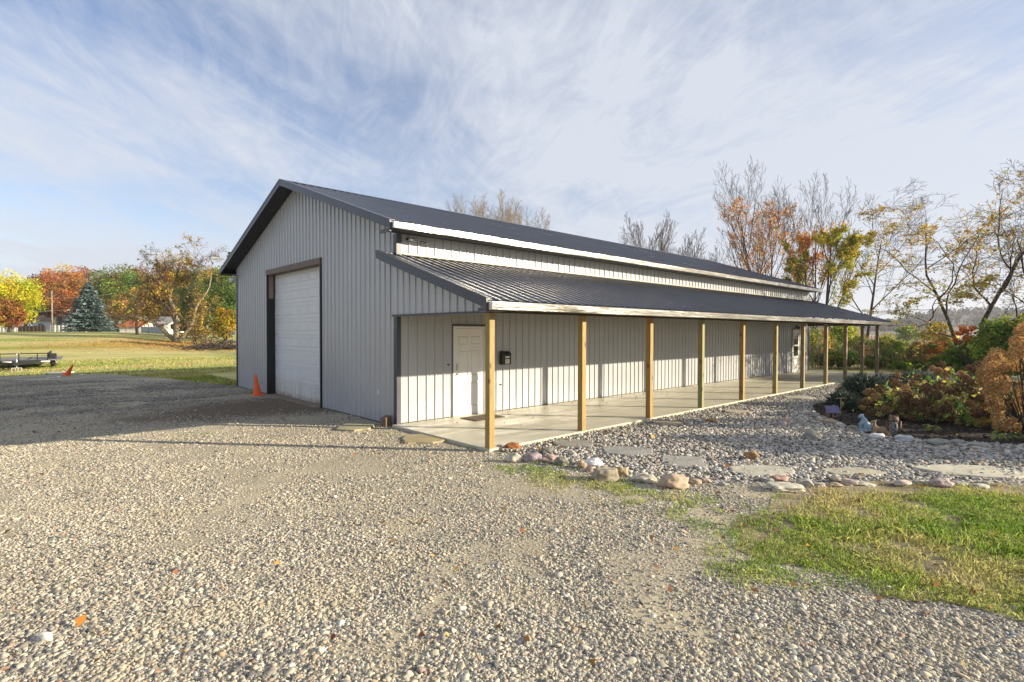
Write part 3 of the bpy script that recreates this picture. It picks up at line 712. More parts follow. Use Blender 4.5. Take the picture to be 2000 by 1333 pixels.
# porch roof
PX0, PX1 = -0.42, 24.93
proof = empty('porch_roof', (0, 0, 0)); proof.parent = barn
mb = MB(); ribbed(mb, PX0, PX1, lambda s: PE_Y - 0.02, lambda s: -0.005, lambda s, t, d: (s, t, zporch(t) + d), phase=0.02, rib=0.024, mid=(0.33, 0.66))
mb.build('roof_sheet', MAT['roof'], proof)
mb = MB()
slope_board(mb, PX0 - 0.03, PX0, PE_Y - 0.02, 0.10, zporch, 0.036, -0.13); slope_board(mb, PX0 - 0.036, PX0 - 0.03, PE_Y - 0.02, 0.10, zporch, 0.038, -0.02)
slope_board(mb, PX0 - 0.03, PX0 + 0.09, PE_Y - 0.02, 0.10, lambda y: zporch(y) + 0.001, 0.038, 0.028)
slope_board(mb, PX0, -0.034, 0.035, 0.10, zporch, 0.02, -0.13)
slope_board(mb, PX0 + 0.0, -0.10, PE_Y + 0.005, 0.03, zporch, -0.13, -0.15)
mb.build('rake_trim', MAT['trim'], proof)
mb = MB(); mb.box(PX0 - 0.03, -0.05, PE_Y - 0.02, PE_Y + 0.20, 2.31, 2.368); mb.build('rake_return', MAT['trim'], proof)
mb = MB(); slope_board(mb, PX1, PX1 + 0.03, PE_Y - 0.02, -0.03, zporch, 0.036, -0.13); mb.build('rake_trim', MAT['trim'], proof)
# flashing where the porch roof meets the wall
mb = MB(); mb.add([(0.13, -0.024, 3.655), (0.13, -0.026, 3.632), (0.13, -0.12, zporch(-0.12) + 0.030), (L_ + .1, -0.024, 3.655), (L_ + .1, -0.026, 3.632), (L_ + .1, -0.12, zporch(-0.12) + 0.030)], [(0, 1, 4, 3), (1, 2, 5, 4)])
mb.build('flashing', pm('flashing_tan', (0.22, 0.20, 0.16), 0.45, 0.2), proof)
# little gable wall under the near end of the porch roof
mb = MB()
ribbed(mb, -3.16, -0.005, lambda s: 2.335, lambda s: zporch(s) - 0.10, lambda s, t, d: (-0.12 - d, s, t), phase=0.02)
mb.build('porch_gable', MAT['siding'], proof)
mb = MB(); mb.box(-0.150, -0.06, -3.17, -0.03, 2.295, 2.335)
mb.build('gable_sill', MAT['trim'], proof)
# beams and ceiling
mb = MB()
mb.box(-0.10, 24.3, -3.06, -2.99, 2.31, 2.48); mb.box(-0.10, 24.3, -3.21, -3.165, 2.30, 2.48)
mb.box(24.10, 24.16, -2.985, -0.04, 2.30, 2.47)
mb.build('beam', MAT['beam'], proof)
mb = MB(); mb.quad((-0.1, -3.40, 2.485), (24.7, -3.40, 2.485), (24.7, -0.02, 2.60), (-0.1, -0.02, 2.60))
mb.build('ceiling', pm('ceiling_wood', (0.16, 0.13, 0.09), 0.9, 0, 0.2, 2), proof)
mb = MB(); mb.box(PX0, PX1, PE_Y - 0.018, PE_Y + 0.005, 2.33, 2.478)
mb.build('fascia', MAT['trim'], proof)

def gutter(x0, x1, yb, zt, name, parent):
    prof = [(0, 0), (0, -0.130), (-0.094, -0.130), (-0.102, -0.122), (-0.104, -0.085), (-0.108, -0.078), (-0.109, -0.052), (-0.114, -0.045), (-0.116, -0.004), (-0.104, -0.004), (-0.104, -0.02)]
    mb = MB(); n_ = 14; vs = []; fs = []; k = len(prof)
    for i in range(n_ + 1):
        x_ = x0 + (x1 - x0) * i / n_; w = 0.004 * math.sin(i * 1.9)
        vs += [(x_, yb + a + w * (a < 0), zt + b + w) for a, b in prof]
    for i in range(n_):
        for j in range(k - 1): fs.append((i * k + j, i * k + j + 1, (i + 1) * k + j + 1, (i + 1) * k + j))
    fs.append(tuple(range(k - 2))[::-1]); fs.append(tuple(n_ * k + q for q in range(k - 2)))
    mb.add(vs, fs)
    for i in range(1, int((x1 - x0) / 6.1) + 1):       # seams between gutter lengths
        xx = x0 + 6.1 * i
        mb.box(xx - 0.012, xx + 0.012, yb - 0.1185, yb - 0.115, zt - 0.035, zt - 0.006)
    return mb.build(name, MAT['gutter'], parent)
gutter(PX0 + 0.0, PX1 + 0.0, PE_Y - 0.021, 2.462, 'gutter', proof)
gutter(RX0 + 0.0, RX1 + 0.0, EAVE_Y - 0.024, 4.178, 'gutter', barn)

# porch posts
tints = [(0.36, 0.285, 0.11), (0.38, 0.28, 0.095), (0.38, 0.26, 0.09), (0.28, 0.30, 0.15), (0.36, 0.25, 0.09), (0.32, 0.29, 0.14), (0.28, 0.22, 0.12), (0.28, 0.235, 0.13), (0.27, 0.23, 0.135), (0.28, 0.245, 0.14), (0.26, 0.205, 0.12)]
pw = 0.060
mb = MB(); mb.box(-pw, pw, -pw, pw, 0, 2.42)
post0 = mb.build('porch_post', MAT['post'], barn, bevel=0.004, seg=1)
for i, t in enumerate(tints):
    p = post0
    if i: p = post0.copy(); COL.objects.link(p); p.parent = barn
    p.location = (-0.056 + 2.4229 * i, -3.1042, -0.002 if i else -0.09); p.color = (*t, 1)
    if i == 0: p.scale = (1, 1, 1.04)
    if i == 3: p['label'] = 'greenish treated wood post'

# walk door under the porch
def panel(mb, x0, x1, z0, z1, Y, dep=0.018, q=0.024):
    """recessed moulding with a raised field, facing -y"""
    o_ = [(x0, Y, z0), (x1, Y, z0), (x1, Y, z1), (x0, Y, z1)]
    m_ = [(x0 + q * .6, Y + dep, z0 + q * .6), (x1 - q * .6, Y + dep, z0 + q * .6), (x1 - q * .6, Y + dep, z1 - q * .6), (x0 + q * .6, Y + dep, z1 - q * .6)]
    i_ = [(x0 + 2 * q, Y + 0.001, z0 + 2 * q), (x1 - 2 * q, Y + 0.001, z0 + 2 * q), (x1 - 2 * q, Y + 0.001, z1 - 2 * q), (x0 + 2 * q, Y + 0.001, z1 - 2 * q)]
    mb.add(o_ + m_ + i_, [(0, 1, 5, 4), (1, 2, 6, 5), (2, 3, 7, 6), (3, 0, 4, 7), (4, 5, 9, 8), (5, 6, 10, 9), (6, 7, 11, 10), (7, 4, 8, 11), (8, 9, 10, 11)])
def grid_slab(mb, x0, x1, z0, z1, Y, rects):
    """flat face with rectangular openings"""
    xs = sorted(set([x0, x1] + [a for r_ in rects for a in r_[:2]])); zs = sorted(set([z0, z1] + [a for r_ in rects for a in r_[2:]]))
    for i in range(len(xs) - 1):
        for j in range(len(zs) - 1):
            cx_, cz_ = (xs[i] + xs[i + 1]) / 2, (zs[j] + zs[j + 1]) / 2
            if any(r_[0] < cx_ < r_[1] and r_[2] < cz_ < r_[3] for r_ in rects): continue
            mb.quad((xs[i], Y, zs[j]), (xs[i + 1], Y, zs[j]), (xs[i + 1], Y, zs[j + 1]), (xs[i], Y, zs[j + 1]))
def frame(x0, x1, zt, parent, mat):
    mb = MB(); mb.box(x0 + 0.012, x0 + 0.065, -0.035, 0.06, 0.005, zt - 0.012); mb.box(x1 - 0.065, x1 - 0.012, -0.035, 0.06, 0.005, zt - 0.012); mb.box(x0 + 0.065, x1 - 0.065, -0.035, 0.06, zt - 0.065, zt - 0.012)
    mb.box(x0 + 0.065, x1 - 0.065, -0.01, 0.06, 0.002, 0.018)
    mb.build('door_frame', mat, parent, bevel=0.003, seg=1)
    mb = MB(); mb.box(x0 - 0.02, x0 + 0.012, -0.03, 0.03, 0.01, zt + 0.01); mb.box(x1 - 0.012, x1 + 0.02, -0.03, 0.03, 0.01, zt + 0.01); mb.box(x0 - 0.02, x1 + 0.02, -0.038, 0.03, zt - 0.012, zt + 0.03)
    mb.build('door_trim', MAT['trim'], parent)
wd = empty('walk_door', (0, 0, 0)); wd.parent = barn
frame(DX0, DX1, DZ, wd, MAT['white'])
mb = MB(); xa, xb = DX0 + 0.07, DX1 - 0.07; Yd = -0.004; za, zb_ = 0.022, DZ - 0.07; wdt = xb - xa
cols = [(xa + 0.12 * wdt, xa + 0.45 * wdt), (xa + 0.55 * wdt, xa + 0.88 * wdt)]; rows = [(0.22, 0.80), (0.95, 1.55), (1.68, 1.89)]
rects = [(a, b, c, d_) for a, b in cols for c, d_ in rows]
grid_slab(mb, xa, xb, za, zb_, Yd, rects)
for r_ in rects: panel(mb, *r_, Yd)
mb.build('door_leaf', MAT['white'], wd)
mb = MB(); mb.tube([(xa + 0.06, -0.01, 1.03), (xa + 0.06, -0.05, 1.03)], 0.012, 10); mb.lathe([(0.010, 0), (0.028, 0.008), (0.030, 0.022), (0.02, 0.034)], (0, 0, 0), 14)
h = MB(); h.tube([(xa + 0.06, 0.0, 0.98), (xa + 0.06, -0.045, 0.98)], [0.028, 0.012], 14); h.tube([(xa + 0.06, -0.045, 0.98), (xa + 0.06, -0.055, 0.98), (xa + 0.06, -0.075, 0.98), (xa + 0.06, -0.085, 0.98)], [0.014, 0.028, 0.028, 0.016], 14)
h.box(xa + 0.042, xa + 0.078, -0.016, -0.004, 1.08, 1.24); h.tube([(xa + 0.06, -0.01, 1.18), (xa + 0.06, -0.035, 1.18)], 0.015, 12)
h.build('door_knob', MAT['steel'], wd)

fd = empty('glazed_door', (0, 0, 0)); fd.parent = barn
frame(FX0, FX1, DZ, fd, MAT['white'])
xa, xb = FX0 + 0.07, FX1 - 0.07
lites = [(xa + 0.14, xb - 0.14, 1.36, 1.93), (xa + 0.14, xb - 0.14, 0.80, 1.28)]
mb = MB(); grid_slab(mb, xa, xb, 0.022, DZ - 0.07, -0.004, lites + [(xa + 0.16, xb - 0.16, 0.18, 0.60)]); panel(mb, xa + 0.16, xb - 0.16, 0.18, 0.60, -0.004)
for l in lites:
    a, b, c, d_ = l
    mb.box(a - 0.02, a, -0.016, 0.01, c - 0.02, d_ + 0.02); mb.box(b, b + 0.02, -0.016, 0.01, c - 0.02, d_ + 0.02); mb.box(a, b, -0.016, 0.01, c - 0.02, c); mb.box(a, b, -0.016, 0.01, d_, d_ + 0.02)
mb.build('door_leaf', MAT['white'], fd)
mb = MB()
for a, b, c, d_ in lites: mb.quad((a, 0.004, c), (b, 0.004, c), (b, 0.004, d_), (a, 0.004, d_))
mb.build('door_glass', MAT['glass'], fd)
h = MB(); h.tube([(xa + 0.06, 0.0, 0.98), (xa + 0.06, -0.045, 0.98), (xa + 0.06, -0.05, 0.98), (xa + 0.06, -0.08, 0.98)], [0.026, 0.012, 0.03, 0.02], 12)
h.build('door_knob', MAT['black'], fd)
h = MB(); h.tube([(xa + 0.06, 0, 1.14), (xa + 0.06, -0.03, 1.14)], 0.025, 12); h.build('deadbolt', MAT['black'], fd)
# dark rooms behind the openings so nothing shows through
mb = MB(); mb.quad((0.27, GY0 - 0.1, -0.1), (0.27, GY1 + 0.1, -0.1), (0.27, GY1 + 0.1, GZ + 0.2), (0.27, GY0 - 0.1, GZ + 0.2))
mb.build('inner_lining', MAT['black'], barn)
for q0, q1 in ((DX0, DX1), (FX0, FX1)):
    mb = MB(); mb.box(q0 - 0.05, q1 + 0.05, 0.07, 0.09, 0, DZ + 0.1); mb.build('inner_lining', MAT['black'], barn)

# ------------------------------------------------------------------ vegetation helpers
def leaf_quads(C, size, nrm=None, aspect=0.65, flat=0.0, curl=0.0):
    """one bent diamond per centre; returns verts (4n,3) and faces"""
    n = len(C); size = np.broadcast_to(size, (n,))
    a = rng.normal(size=(n, 3)); a /= np.linalg.norm(a, axis=1, keepdims=True) + 1e-9
    if nrm is not None:
        a = a * (1 - flat) + nrm * flat; a /= np.linalg.norm(a, axis=1, keepdims=True) + 1e-9
    t = rng.normal(size=(n, 3)); u = np.cross(a, t); u /= np.linalg.norm(u, axis=1, keepdims=True) + 1e-9
    v = np.cross(a, u)
    s = size[:, None]
    V = np.stack([C - u * s * .5, C - v * s * .5 * aspect + a * s * curl, C + u * s * .5, C + v * s * .5 * aspect + a * s * curl], 1).reshape(-1, 3)
    I = np.arange(n)[:, None] * 4 + np.array([0, 1, 2, 3])[None]
    return V, I
def jitter_cols(base, n, var=0.25, hue=0.12):
    base = np.asarray(base, float)
    c = base[rng.integers(0, len(base), n)] if base.ndim == 2 else np.repeat(base[None], n, 0)
    b = np.exp(rng.normal(0, var, n))[:, None]
    return np.clip(c * b * (1 + rng.normal(0, hue, (n, 3))), 0.003, 0.95)
def rep4(c, k=4): return np.repeat(c, k, 0)

def tubes_mesh(name, groups, mat, parent):
    """groups: list of (P (B,n,3), R (B,n), k)"""
    Vs = []; Fs = []; off = 0
    for P, Rr, k in groups:
        B, n, _ = P.shape
        D = np.zeros_like(P); D[:, 1:-1] = P[:, 2:] - P[:, :-2]; D[:, 0] = P[:, 1] - P[:, 0]; D[:, -1] = P[:, -1] - P[:, -2]
        D /= np.linalg.norm(D, axis=2, keepdims=True) + 1e-9
        ref = np.where((np.abs(D[:, :1, 2:]) > 0.85), np.array([1., 0.1, 0]), np.array([0, 0, 1.])); ref = np.broadcast_to(ref, D.shape)
        a = np.cross(D, ref); a /= np.linalg.norm(a, axis=2, keepdims=True) + 1e-9; b = np.cross(D, a)
        th = np.arange(k) * 2 * PI / k
        V = P[:, :, None] + (a[:, :, None] * np.cos(th)[None, None, :, None] + b[:, :, None] * np.sin(th)[None, None, :, None]) * Rr[:, :, None, None]
        Vs.append(V.reshape(-1, 3))
        bi = np.arange(B)[:, None, None] * n * k; si = np.arange(n - 1)[None, :, None] * k; ji = np.arange(k)[None, None, :]; jn = (ji + 1) % k
        q = np.stack([bi + si + ji, bi + si + jn, bi + si + k + jn, bi + si + k + ji], -1).reshape(-1, 4) + off
        Fs.append(q); off += B * n * k
    return np_mesh(name, np.concatenate(Vs), np.concatenate(Fs), mat, parent, smooth=True)

def skeleton(H, r0, levels, lean=(0, 0), seed=0):
    """recursive branching; returns list per level of (pts, radii)"""
    rr = random.Random(seed); out = [[] for _ in levels]
    def grow(p, d, L, r, lv):
        S = levels[lv]; n = S['seg']; pts = [p.copy()]; rad = [r]; dirs = [d.copy()]
        q = p.copy(); dd = d.copy(); tip = r * S.get('taper', 0.25)
        for i in range(n):
            k = Vector((rr.gauss(0, 1), rr.gauss(0, 1), rr.gauss(0, 0.7))) * S['curv']
            dd = (dd + k + Vector((0, 0, S['trop']))).normalized()
            q = q + dd * (L / n); pts.append(q.copy()); rad.append(r + (tip - r) * ((i + 1) / n)); dirs.append(dd.copy())
        out[lv].append((pts, rad))
        if lv + 1 < len(levels):
            m = S['n']; m = m + (1 if rr.random() < 0.5 else 0) - (1 if rr.random() < 0.3 else 0)
            az = rr.random() * 2 * PI
            for c in range(m):
                t = S['start'] + (1 - S['start']) * (c + rr.random() * 0.9) / max(m, 1); t = min(t, 0.98)
                f = t * n; i = min(int(f), n - 1); b = pts[i].lerp(pts[i + 1], f - i); d0 = dirs[i + 1]
                az += 2.4 + rr.gauss(0, 0.4); ang = R(S['ang']) * (0.75 + 0.5 * rr.random())
                ref = Vector((1, 0, 0)) if abs(d0.x) < 0.8 else Vector((0, 1, 0)); u = d0.cross(ref).normalized(); v = d0.cross(u)
                nd = (d0 * math.cos(ang) + (u * math.cos(az) + v * math.sin(az)) * math.sin(ang)).normalized()
                grow(b, nd, L * S['ratio'] * (1.05 - S.get('fall', 0.45) * t) * (0.8 + 0.4 * rr.random()), max((r + (tip - r) * t) * S.get('rr', 0.6), 0.004), lv + 1)
    grow(Vector((0, 0, -0.1)), Vector((lean[0], lean[1], 1)).normalized(), H, r0, 0)
    return out
def tree_mesh(root, sk, mat_big, mat_small, split=2, sides=(9, 6, 4, 3, 3, 3), scale=1.0, names=('trunk', 'twigs')):
    gs = []
    for lv, br in enumerate(sk):
        if not br: gs.append(None); continue
        P = np.array([[list(v) for v in b[0]] for b in br]) * scale; Rr = np.array([b[1] for b in br]) * scale
        gs.append((P, Rr, sides[min(lv, 5)]))
    big = [g for g in gs[:split] if g]; small = [g for g in gs[split:] if g]
    tubes_mesh(names[0], big, mat_big, root)
    if small: tubes_mesh(names[1], small, mat_small, root)
    return gs
def twig_points(gs, levels, n):
    A = []
    for lv in levels:
        if gs[lv] is None: continue
        P = gs[lv][0]; m = P.shape[1]
        A.append(P[:, 1:].reshape(-1, 3)); A.append((P[:, 1:] * .5 + P[:, :-1] * .5).reshape(-1, 3))
    A = np.concatenate(A); return A[rng.integers(0, len(A), n)]

# bare and half-bare trees by the far end of the barn
LV_ASC = [dict(seg=7, curv=0.03, trop=0.02, n=10, start=0.14, ang=30, ratio=0.66, rr=0.55, fall=0.42, taper=0.2), dict(seg=7, curv=0.05, trop=0.10, n=8, start=0.2, ang=27, ratio=0.50, rr=0.5, taper=0.25),
          dict(seg=5, curv=0.08, trop=0.08, n=5, start=0.2, ang=32, ratio=0.55, rr=0.55, taper=0.3), dict(seg=4, curv=0.10, trop=0.06, n=3, start=0.25, ang=32, ratio=0.55, rr=0.6, taper=0.4), dict(seg=3, curv=0.14, trop=0.04, n=0, start=0, ang=30, ratio=0.5, taper=0.6)]
LV_WIDE = [dict(seg=10, curv=0.13, trop=0.03, n=7, start=0.22, ang=52, ratio=0.58, rr=0.6, fall=0.35, taper=0.25), dict(seg=9, curv=0.17, trop=0.05, n=7, start=0.2, ang=46, ratio=0.50, rr=0.55, taper=0.3),
           dict(seg=6, curv=0.17, trop=0.0, n=6, start=0.15, ang=45, ratio=0.5, rr=0.55, taper=0.3), dict(seg=5, curv=0.16, trop=-0.01, n=4, start=0.1, ang=40, ratio=0.55, rr=0.6, taper=0.4), dict(seg=3, curv=0.16, trop=-0.02, n=0, start=0, ang=30, ratio=0.5, taper=0.6)]
def mod(LV, **k):
    L2 = [dict(l) for l in LV]
    for a, v in k.items():
        key, lv = a.rsplit('_', 1); L2[int(lv)][key] = v
    return L2
def bare_tree(px, depth, top, r0, LV, seed, label, leaves=(), lean=(0, 0), wpx=None, off=0, group=None, mats=('bark', 'twig'), stems=1, kind='bare_tree', cat='tree', z=None, twigk=1.0, spread=0.25):
    """leaves: list of (count, zlo, zhi (fractions), colours, size, side) """
    x, y, zz = at(px, depth)
    H = zat(top, depth) - zz
    root = empty(kind, (x, y, zz)); tag(root, label, cat, group)
    sk = None
    for s_ in range(stems):
        a = s_ * 2 * PI / max(stems, 1) + seed; ln = (lean[0] + (math.cos(a) * spread if stems > 1 else 0), lean[1] + (math.sin(a) * spread if stems > 1 else 0))
        k_ = skeleton(H * (0.80 if s_ == 0 else 0.80 - 0.10 * rnd.random()), r0 * (1 if s_ == 0 else 0.75), LV, ln, seed * 10 + s_)
        sk = k_ if sk is None else [a_ + b_ for a_, b_ in zip(sk, k_)]
    top_z = max(p.z for lv in sk for b in lv for p in b[0])
    f = H / top_z
    if wpx:                                            # spread the crown to its measured width and lean
        A = np.array([[q.x, q.y, q.z] for lv in sk[1:4] for b in lv for q in b[0]]) * f
        w_ = A @ np.array([_rt[0], _rt[1], 0]); lo_, hi_ = np.percentile(w_, [3, 97]); zc_ = np.mean(A[:, 2])
        k_ = max(0.65, min(1.5, wpx * mpp(depth) / (hi_ - lo_))); sh_ = (off * mpp(depth) - (lo_ + hi_) / 2 * k_) / zc_
        for lv in sk:
            for b in lv:
                for q in b[0]:
                    q.x *= k_; q.y *= k_; q.x += _rt[0] * sh_ * q.z; q.y += _rt[1] * sh_ * q.z
    for lv in range(2, len(sk)): sk[lv] = [(p, [max(q, 0.003 + 0.00011 * depth * twigk) for q in r_]) for p, r_ in sk[lv]]
    gs = tree_mesh(root, sk, MAT[mats[0]], MAT[mats[1]], 2, scale=f)
    if leaves:
        Vs = []; Fs = []; Cs = []; off = 0
        for cnt, zl, zh, cols, size, side in leaves:
            P = twig_points(gs, (2, 3, 4), cnt * 6)
            w = P[:, 0] * _rt[0] + P[:, 1] * _rt[1]                       # across the view
            cl = field(P[:, 0] + seed, P[:, 1] + P[:, 2] * 1.3, 0.8, seed + 2.0)
            k = (P[:, 2] > zl * H) & (P[:, 2] < zh * H) & (w * side > -0.2 * H * 0.3 if side else True) & (cl > rng.normal(0.05, 0.12, len(P)))
            P = P[k][:cnt]
            P = P + rng.normal(0, size * 0.8, P.shape)
            V, I = leaf_quads(P, size * np.exp(rng.normal(0, 0.3, len(P))), aspect=0.8)
            Vs.append(V); Fs.append(I + off); off += len(V); Cs.append(rep4(jitter_cols(cols, len(P), 0.25, 0.12)))
        if off: np_mesh('foliage', np.concatenate(Vs), np.concatenate(Fs), MAT['leaf'], root, np.concatenate(Cs))
    return root

ORG = [(0.55, 0.21, 0.04), (0.60, 0.28, 0.06), (0.42, 0.16, 0.04), (0.56, 0.34, 0.09)]
YGR = [(0.32, 0.36, 0.05), (0.48, 0.42, 0.06), (0.20, 0.28, 0.04), (0.55, 0.38, 0.06)]
OCH = [(0.52, 0.38, 0.08), (0.42, 0.36, 0.09), (0.56, 0.38, 0.08), (0.34, 0.22, 0.06)]
GRN = [(0.12, 0.20, 0.03), (0.18, 0.27, 0.04), (0.24, 0.31, 0.05), (0.09, 0.15, 0.025)]
BRO = [(0.36, 0.20, 0.08), (0.44, 0.24, 0.08)]
YEL = [(0.55, 0.46, 0.03), (0.46, 0.44, 0.04), (0.34, 0.38, 0.04)]
bare_tree(1497, 42, 303, 0.20, LV_ASC, 3, 'tall upright maple, bare on top, orange lower down, over the far end of the roof', [(8500, 0.15, 0.76, ORG + BRO, 0.095, 0)], stems=2, kind='maple_tree', wpx=165, off=-8)
bare_tree(1584, 37, 328, 0.15, mod(LV_ASC, n_0=6, n_1=6), 14, 'thin twin-stemmed tree with dark stems and orange leaves right of the tall maple', [(5000, 0.10, 0.66, ORG, 0.105, -1), (3500, 0.0, 0.5, YGR, 0.105, 0)], stems=2, kind='ash_tree', spread=0.12, wpx=95, off=0)
bare_tree(1612, 35, 352, 0.15, mod(LV_ASC, ang_0=38, n_0=7, n_1=6, n_2=4), 22, 'leafy green and yellow tree just above the end of the porch roof', [(11000, 0.04, 0.70, YGR, 0.105, 0), (900, 0.4, 0.75, ORG, 0.11, 0)], kind='ash_tree', wpx=110, off=8)
bare_tree(1690, 36, 386, 0.13, mod(LV_ASC, n_0=8, start_0=0.3, ang_0=48, n_1=6, trop_1=0.05, n_3=3), 31, 'slim completely bare tree standing alone against the sky', (), kind='bare_tree', wpx=130, off=10)
bare_tree(1888, 27, 330, 0.11, mod(LV_WIDE, start_0=0.2), 45, 'crooked spreading tree with dangling ochre leaves leaning left over the hedge', [(8500, 0.02, 0.85, OCH, 0.070, -1), (3000, 0.0, 0.45, YGR, 0.070, -1)], lean=(0, 0), kind='locust_tree', wpx=240, off=-55)
bare_tree(1938, 25, 300, 0.12, mod(LV_WIDE, start_0=0.35), 52, 'taller forked tree with crooked dark limbs and few leaves, second from the right edge', [(1900, 0.2, 0.95, OCH, 0.075, 0), (260, 0.28, 0.45, [(0.60, 0.05, 0.02)], 0.10, 0)], lean=(0, 0), kind='locust_tree', wpx=200, off=0)
bare_tree(2000, 23, 372, 0.09, mod(LV_WIDE, start_0=0.25), 67, 'thin dark-limbed tree cut by the right edge of the picture', [(700, 0.0, 0.7, OCH, 0.075, 0)], kind='locust_tree', wpx=130, off=0)
# bare crowns showing over the ridge
PALE = ('barkpale', 'twigpale')
bare_tree(962, 62, 374, 0.2, mod(LV_ASC, n_0=13, n_2=7), 71, 'pale bare tree whose top shows above the middle of the roof ridge', (), stems=4, mats=PALE, kind='bare_tree', twigk=1.7, wpx=120, off=-8)
bare_tree(1022, 66, 400, 0.18, LV_ASC, 75, 'smaller pale bare treetop right of the one over the middle of the ridge', (), mats=PALE, kind='bare_tree', twigk=1.7, stems=2, wpx=70, off=0)
bare_tree(1262, 66, 416, 0.22, mod(LV_ASC, ang_0=46), 82, 'dark bushy bare tree top showing above the far half of the roof', (), stems=2, kind='bare_tree', twigk=1.6, wpx=110, off=0)
bare_tree(1330, 70, 444, 0.2, mod(LV_ASC, ang_0=46), 88, 'lower bare brown tree top just right of the dark bushy one above the roof', (), stems=2, kind='bare_tree', twigk=1.6, wpx=90, off=5)
bare_tree(1385, 74, 480, 0.16, LV_ASC, 93, 'smallest bare tree top, left of the tall maple above the roof', (), kind='bare_tree', wpx=50, off=0)

def crown_tree(name, px, depth, top, wpx, cols, label, base_frac=0.06, leaf=None, nclump=70, per=85, trunk_r=None, shape=1.0, mat='leaf', clump_r=0.27, group=None, cat='tree', bark='bark', holes=0.0, z_extra=0.0, cvar=0.35, limbs=7):
    x, y, z = at(px, depth); H = zat(top, depth) - z; Rw = wpx * mpp(depth) / 2
    root = empty(name, (x, y, z)); tag(root, label, cat, group)
    zb = H * base_frac; cz = (H + zb) / 2; Rz = (H - zb) / 2
    H *= 1.06; leaf = leaf or max(0.10, depth * 0.0023); per = int(per * 1.7) if leaf > 0.15 else per
    U = rng.normal(size=(nclump, 3)); U /= np.linalg.norm(U, axis=1, keepdims=True)
    rr = rng.uniform(0.15, 1, nclump) ** 0.45 * (1 - clump_r * 0.72)
    C = U * rr[:, None] * np.array([Rw, Rw, Rz]); C[:, 2] += cz
    # crowns are fuller below the middle
    C[:, :2] *= (1 + 0.15 * shape * (cz - C[:, 2]) / Rz)[:, None]
    cr = rng.uniform(0.65, 1.2, nclump) * clump_r * min(Rw, Rz)
    ccol = jitter_cols(cols, nclump, cvar * 0.6, 0.10)
    idx = np.repeat(np.arange(nclump), per)
    D = rng.normal(size=(len(idx), 3)); D /= np.linalg.norm(D, axis=1, keepdims=True)
    P = C[idx] + D * (cr[idx] * rng.uniform(0.3, 1.05, len(idx)) ** 0.5)[:, None] * np.array([1.15, 1.15, 0.85])
    P = P[P[:, 2] > 0.02 * H]; idx = idx[:len(P)]
    V, I = leaf_quads(P, leaf * np.exp(rng.normal(0, 0.3, len(P))), aspect=0.8, nrm=D[:len(P)], flat=0.35)
    cc = np.clip(ccol[idx] * np.exp(rng.normal(0, cvar * 0.6, (len(idx), 1))) * (1 + rng.normal(0, 0.08, (len(idx), 3))), 0.004, 0.9)
    np_mesh('crown', V, I, MAT[mat], root, rep4(cc))
    tr = trunk_r or 0.03 * H
    gs = []
    pts = np.array([[[0, 0, -0.3], [0.02 * H * rnd.gauss(0, 1), 0.02 * H, H * .25], [0, 0, H * 0.5], [0.02 * H, 0, H * 0.8]]]); gs.append((pts, np.array([[tr, tr * .8, tr * .5, tr * .15]]), 8))
    lb = []; lr = []
    for i in range(limbs):
        c = C[rng.integers(0, nclump)]; s0 = H * rnd.uniform(0.12, 0.4); m_ = np.array([c[0] * .45, c[1] * .45, s0 + (c[2] - s0) * .55]); lb.append([[0, 0, s0], list(m_), list(c)]); lr.append([tr * .45, tr * .28, tr * .08])
    gs.append((np.array(lb, float), np.array(lr), 5))
    tubes_mesh('trunk', gs, MAT[bark], root)
    return root

RED = [(0.25, 0.055, 0.04), (0.20, 0.06, 0.04), (0.28, 0.10, 0.04)]
ORT = [(0.44, 0.20, 0.05), (0.36, 0.15, 0.04), (0.46, 0.26, 0.07)]
RUS = [(0.24, 0.085, 0.03), (0.32, 0.12, 0.035), (0.18, 0.06, 0.025)]
LIM = [(0.50, 0.46, 0.02), (0.40, 0.42, 0.03), (0.56, 0.48, 0.03)]
OLV = [(0.11, 0.14, 0.03), (0.16, 0.18, 0.035), (0.22, 0.19, 0.04)]
BRN = [(0.26, 0.18, 0.07), (0.20, 0.15, 0.06), (0.32, 0.22, 0.07)]
GLD = [(0.56, 0.38, 0.04), (0.48, 0.30, 0.045), (0.62, 0.46, 0.05)]
crown_tree('maple_tree', 18, 76, 529, 122, LIM, 'round bright yellow-green tree at the left edge of the picture', 0.05, nclump=110, per=120)
crown_tree('maple_tree', 20, 62, 581, 54, ORT + RUS, 'small orange tree in front of the bright yellow-green tree', 0.05, nclump=60, per=90)
crown_tree('oak_tree', 50, 145, 548, 60, OLV, 'dark olive tree behind and right of the yellow-green tree', 0.05, nclump=40)
crown_tree('oak_tree', 116, 128, 515, 118, ORT, 'big round orange oak, tallest of the far row on the left', 0.22, nclump=110, per=110)
crown_tree('oak_tree', 172, 146, 515, 92, RED, 'deep red tree behind the big orange oak', 0.05, nclump=70)
crown_tree('maple_tree', 106, 110, 566, 66, RUS, 'rust brown tree standing left of the blue spruce', 0.30, nclump=50, per=70)
crown_tree('maple_tree', 150, 122, 572, 44, RUS, 'small dark rust tree close behind the blue spruce', 0.05, nclump=30, per=70)
crown_tree('oak_tree', 228, 118, 514, 124, GRN + OLV, 'broad dark green tree behind the blue spruce, to its right', 0.08, nclump=110, per=100)
crown_tree('oak_tree', 262, 140, 508, 100, ORT + OLV, 'orange-brown treetop showing over the broad dark green tree', 0.05, nclump=70)
crown_tree('oak_tree', 330, 130, 503, 96, ORT, 'orange tree far behind the old spreading tree', 0.05, nclump=70)
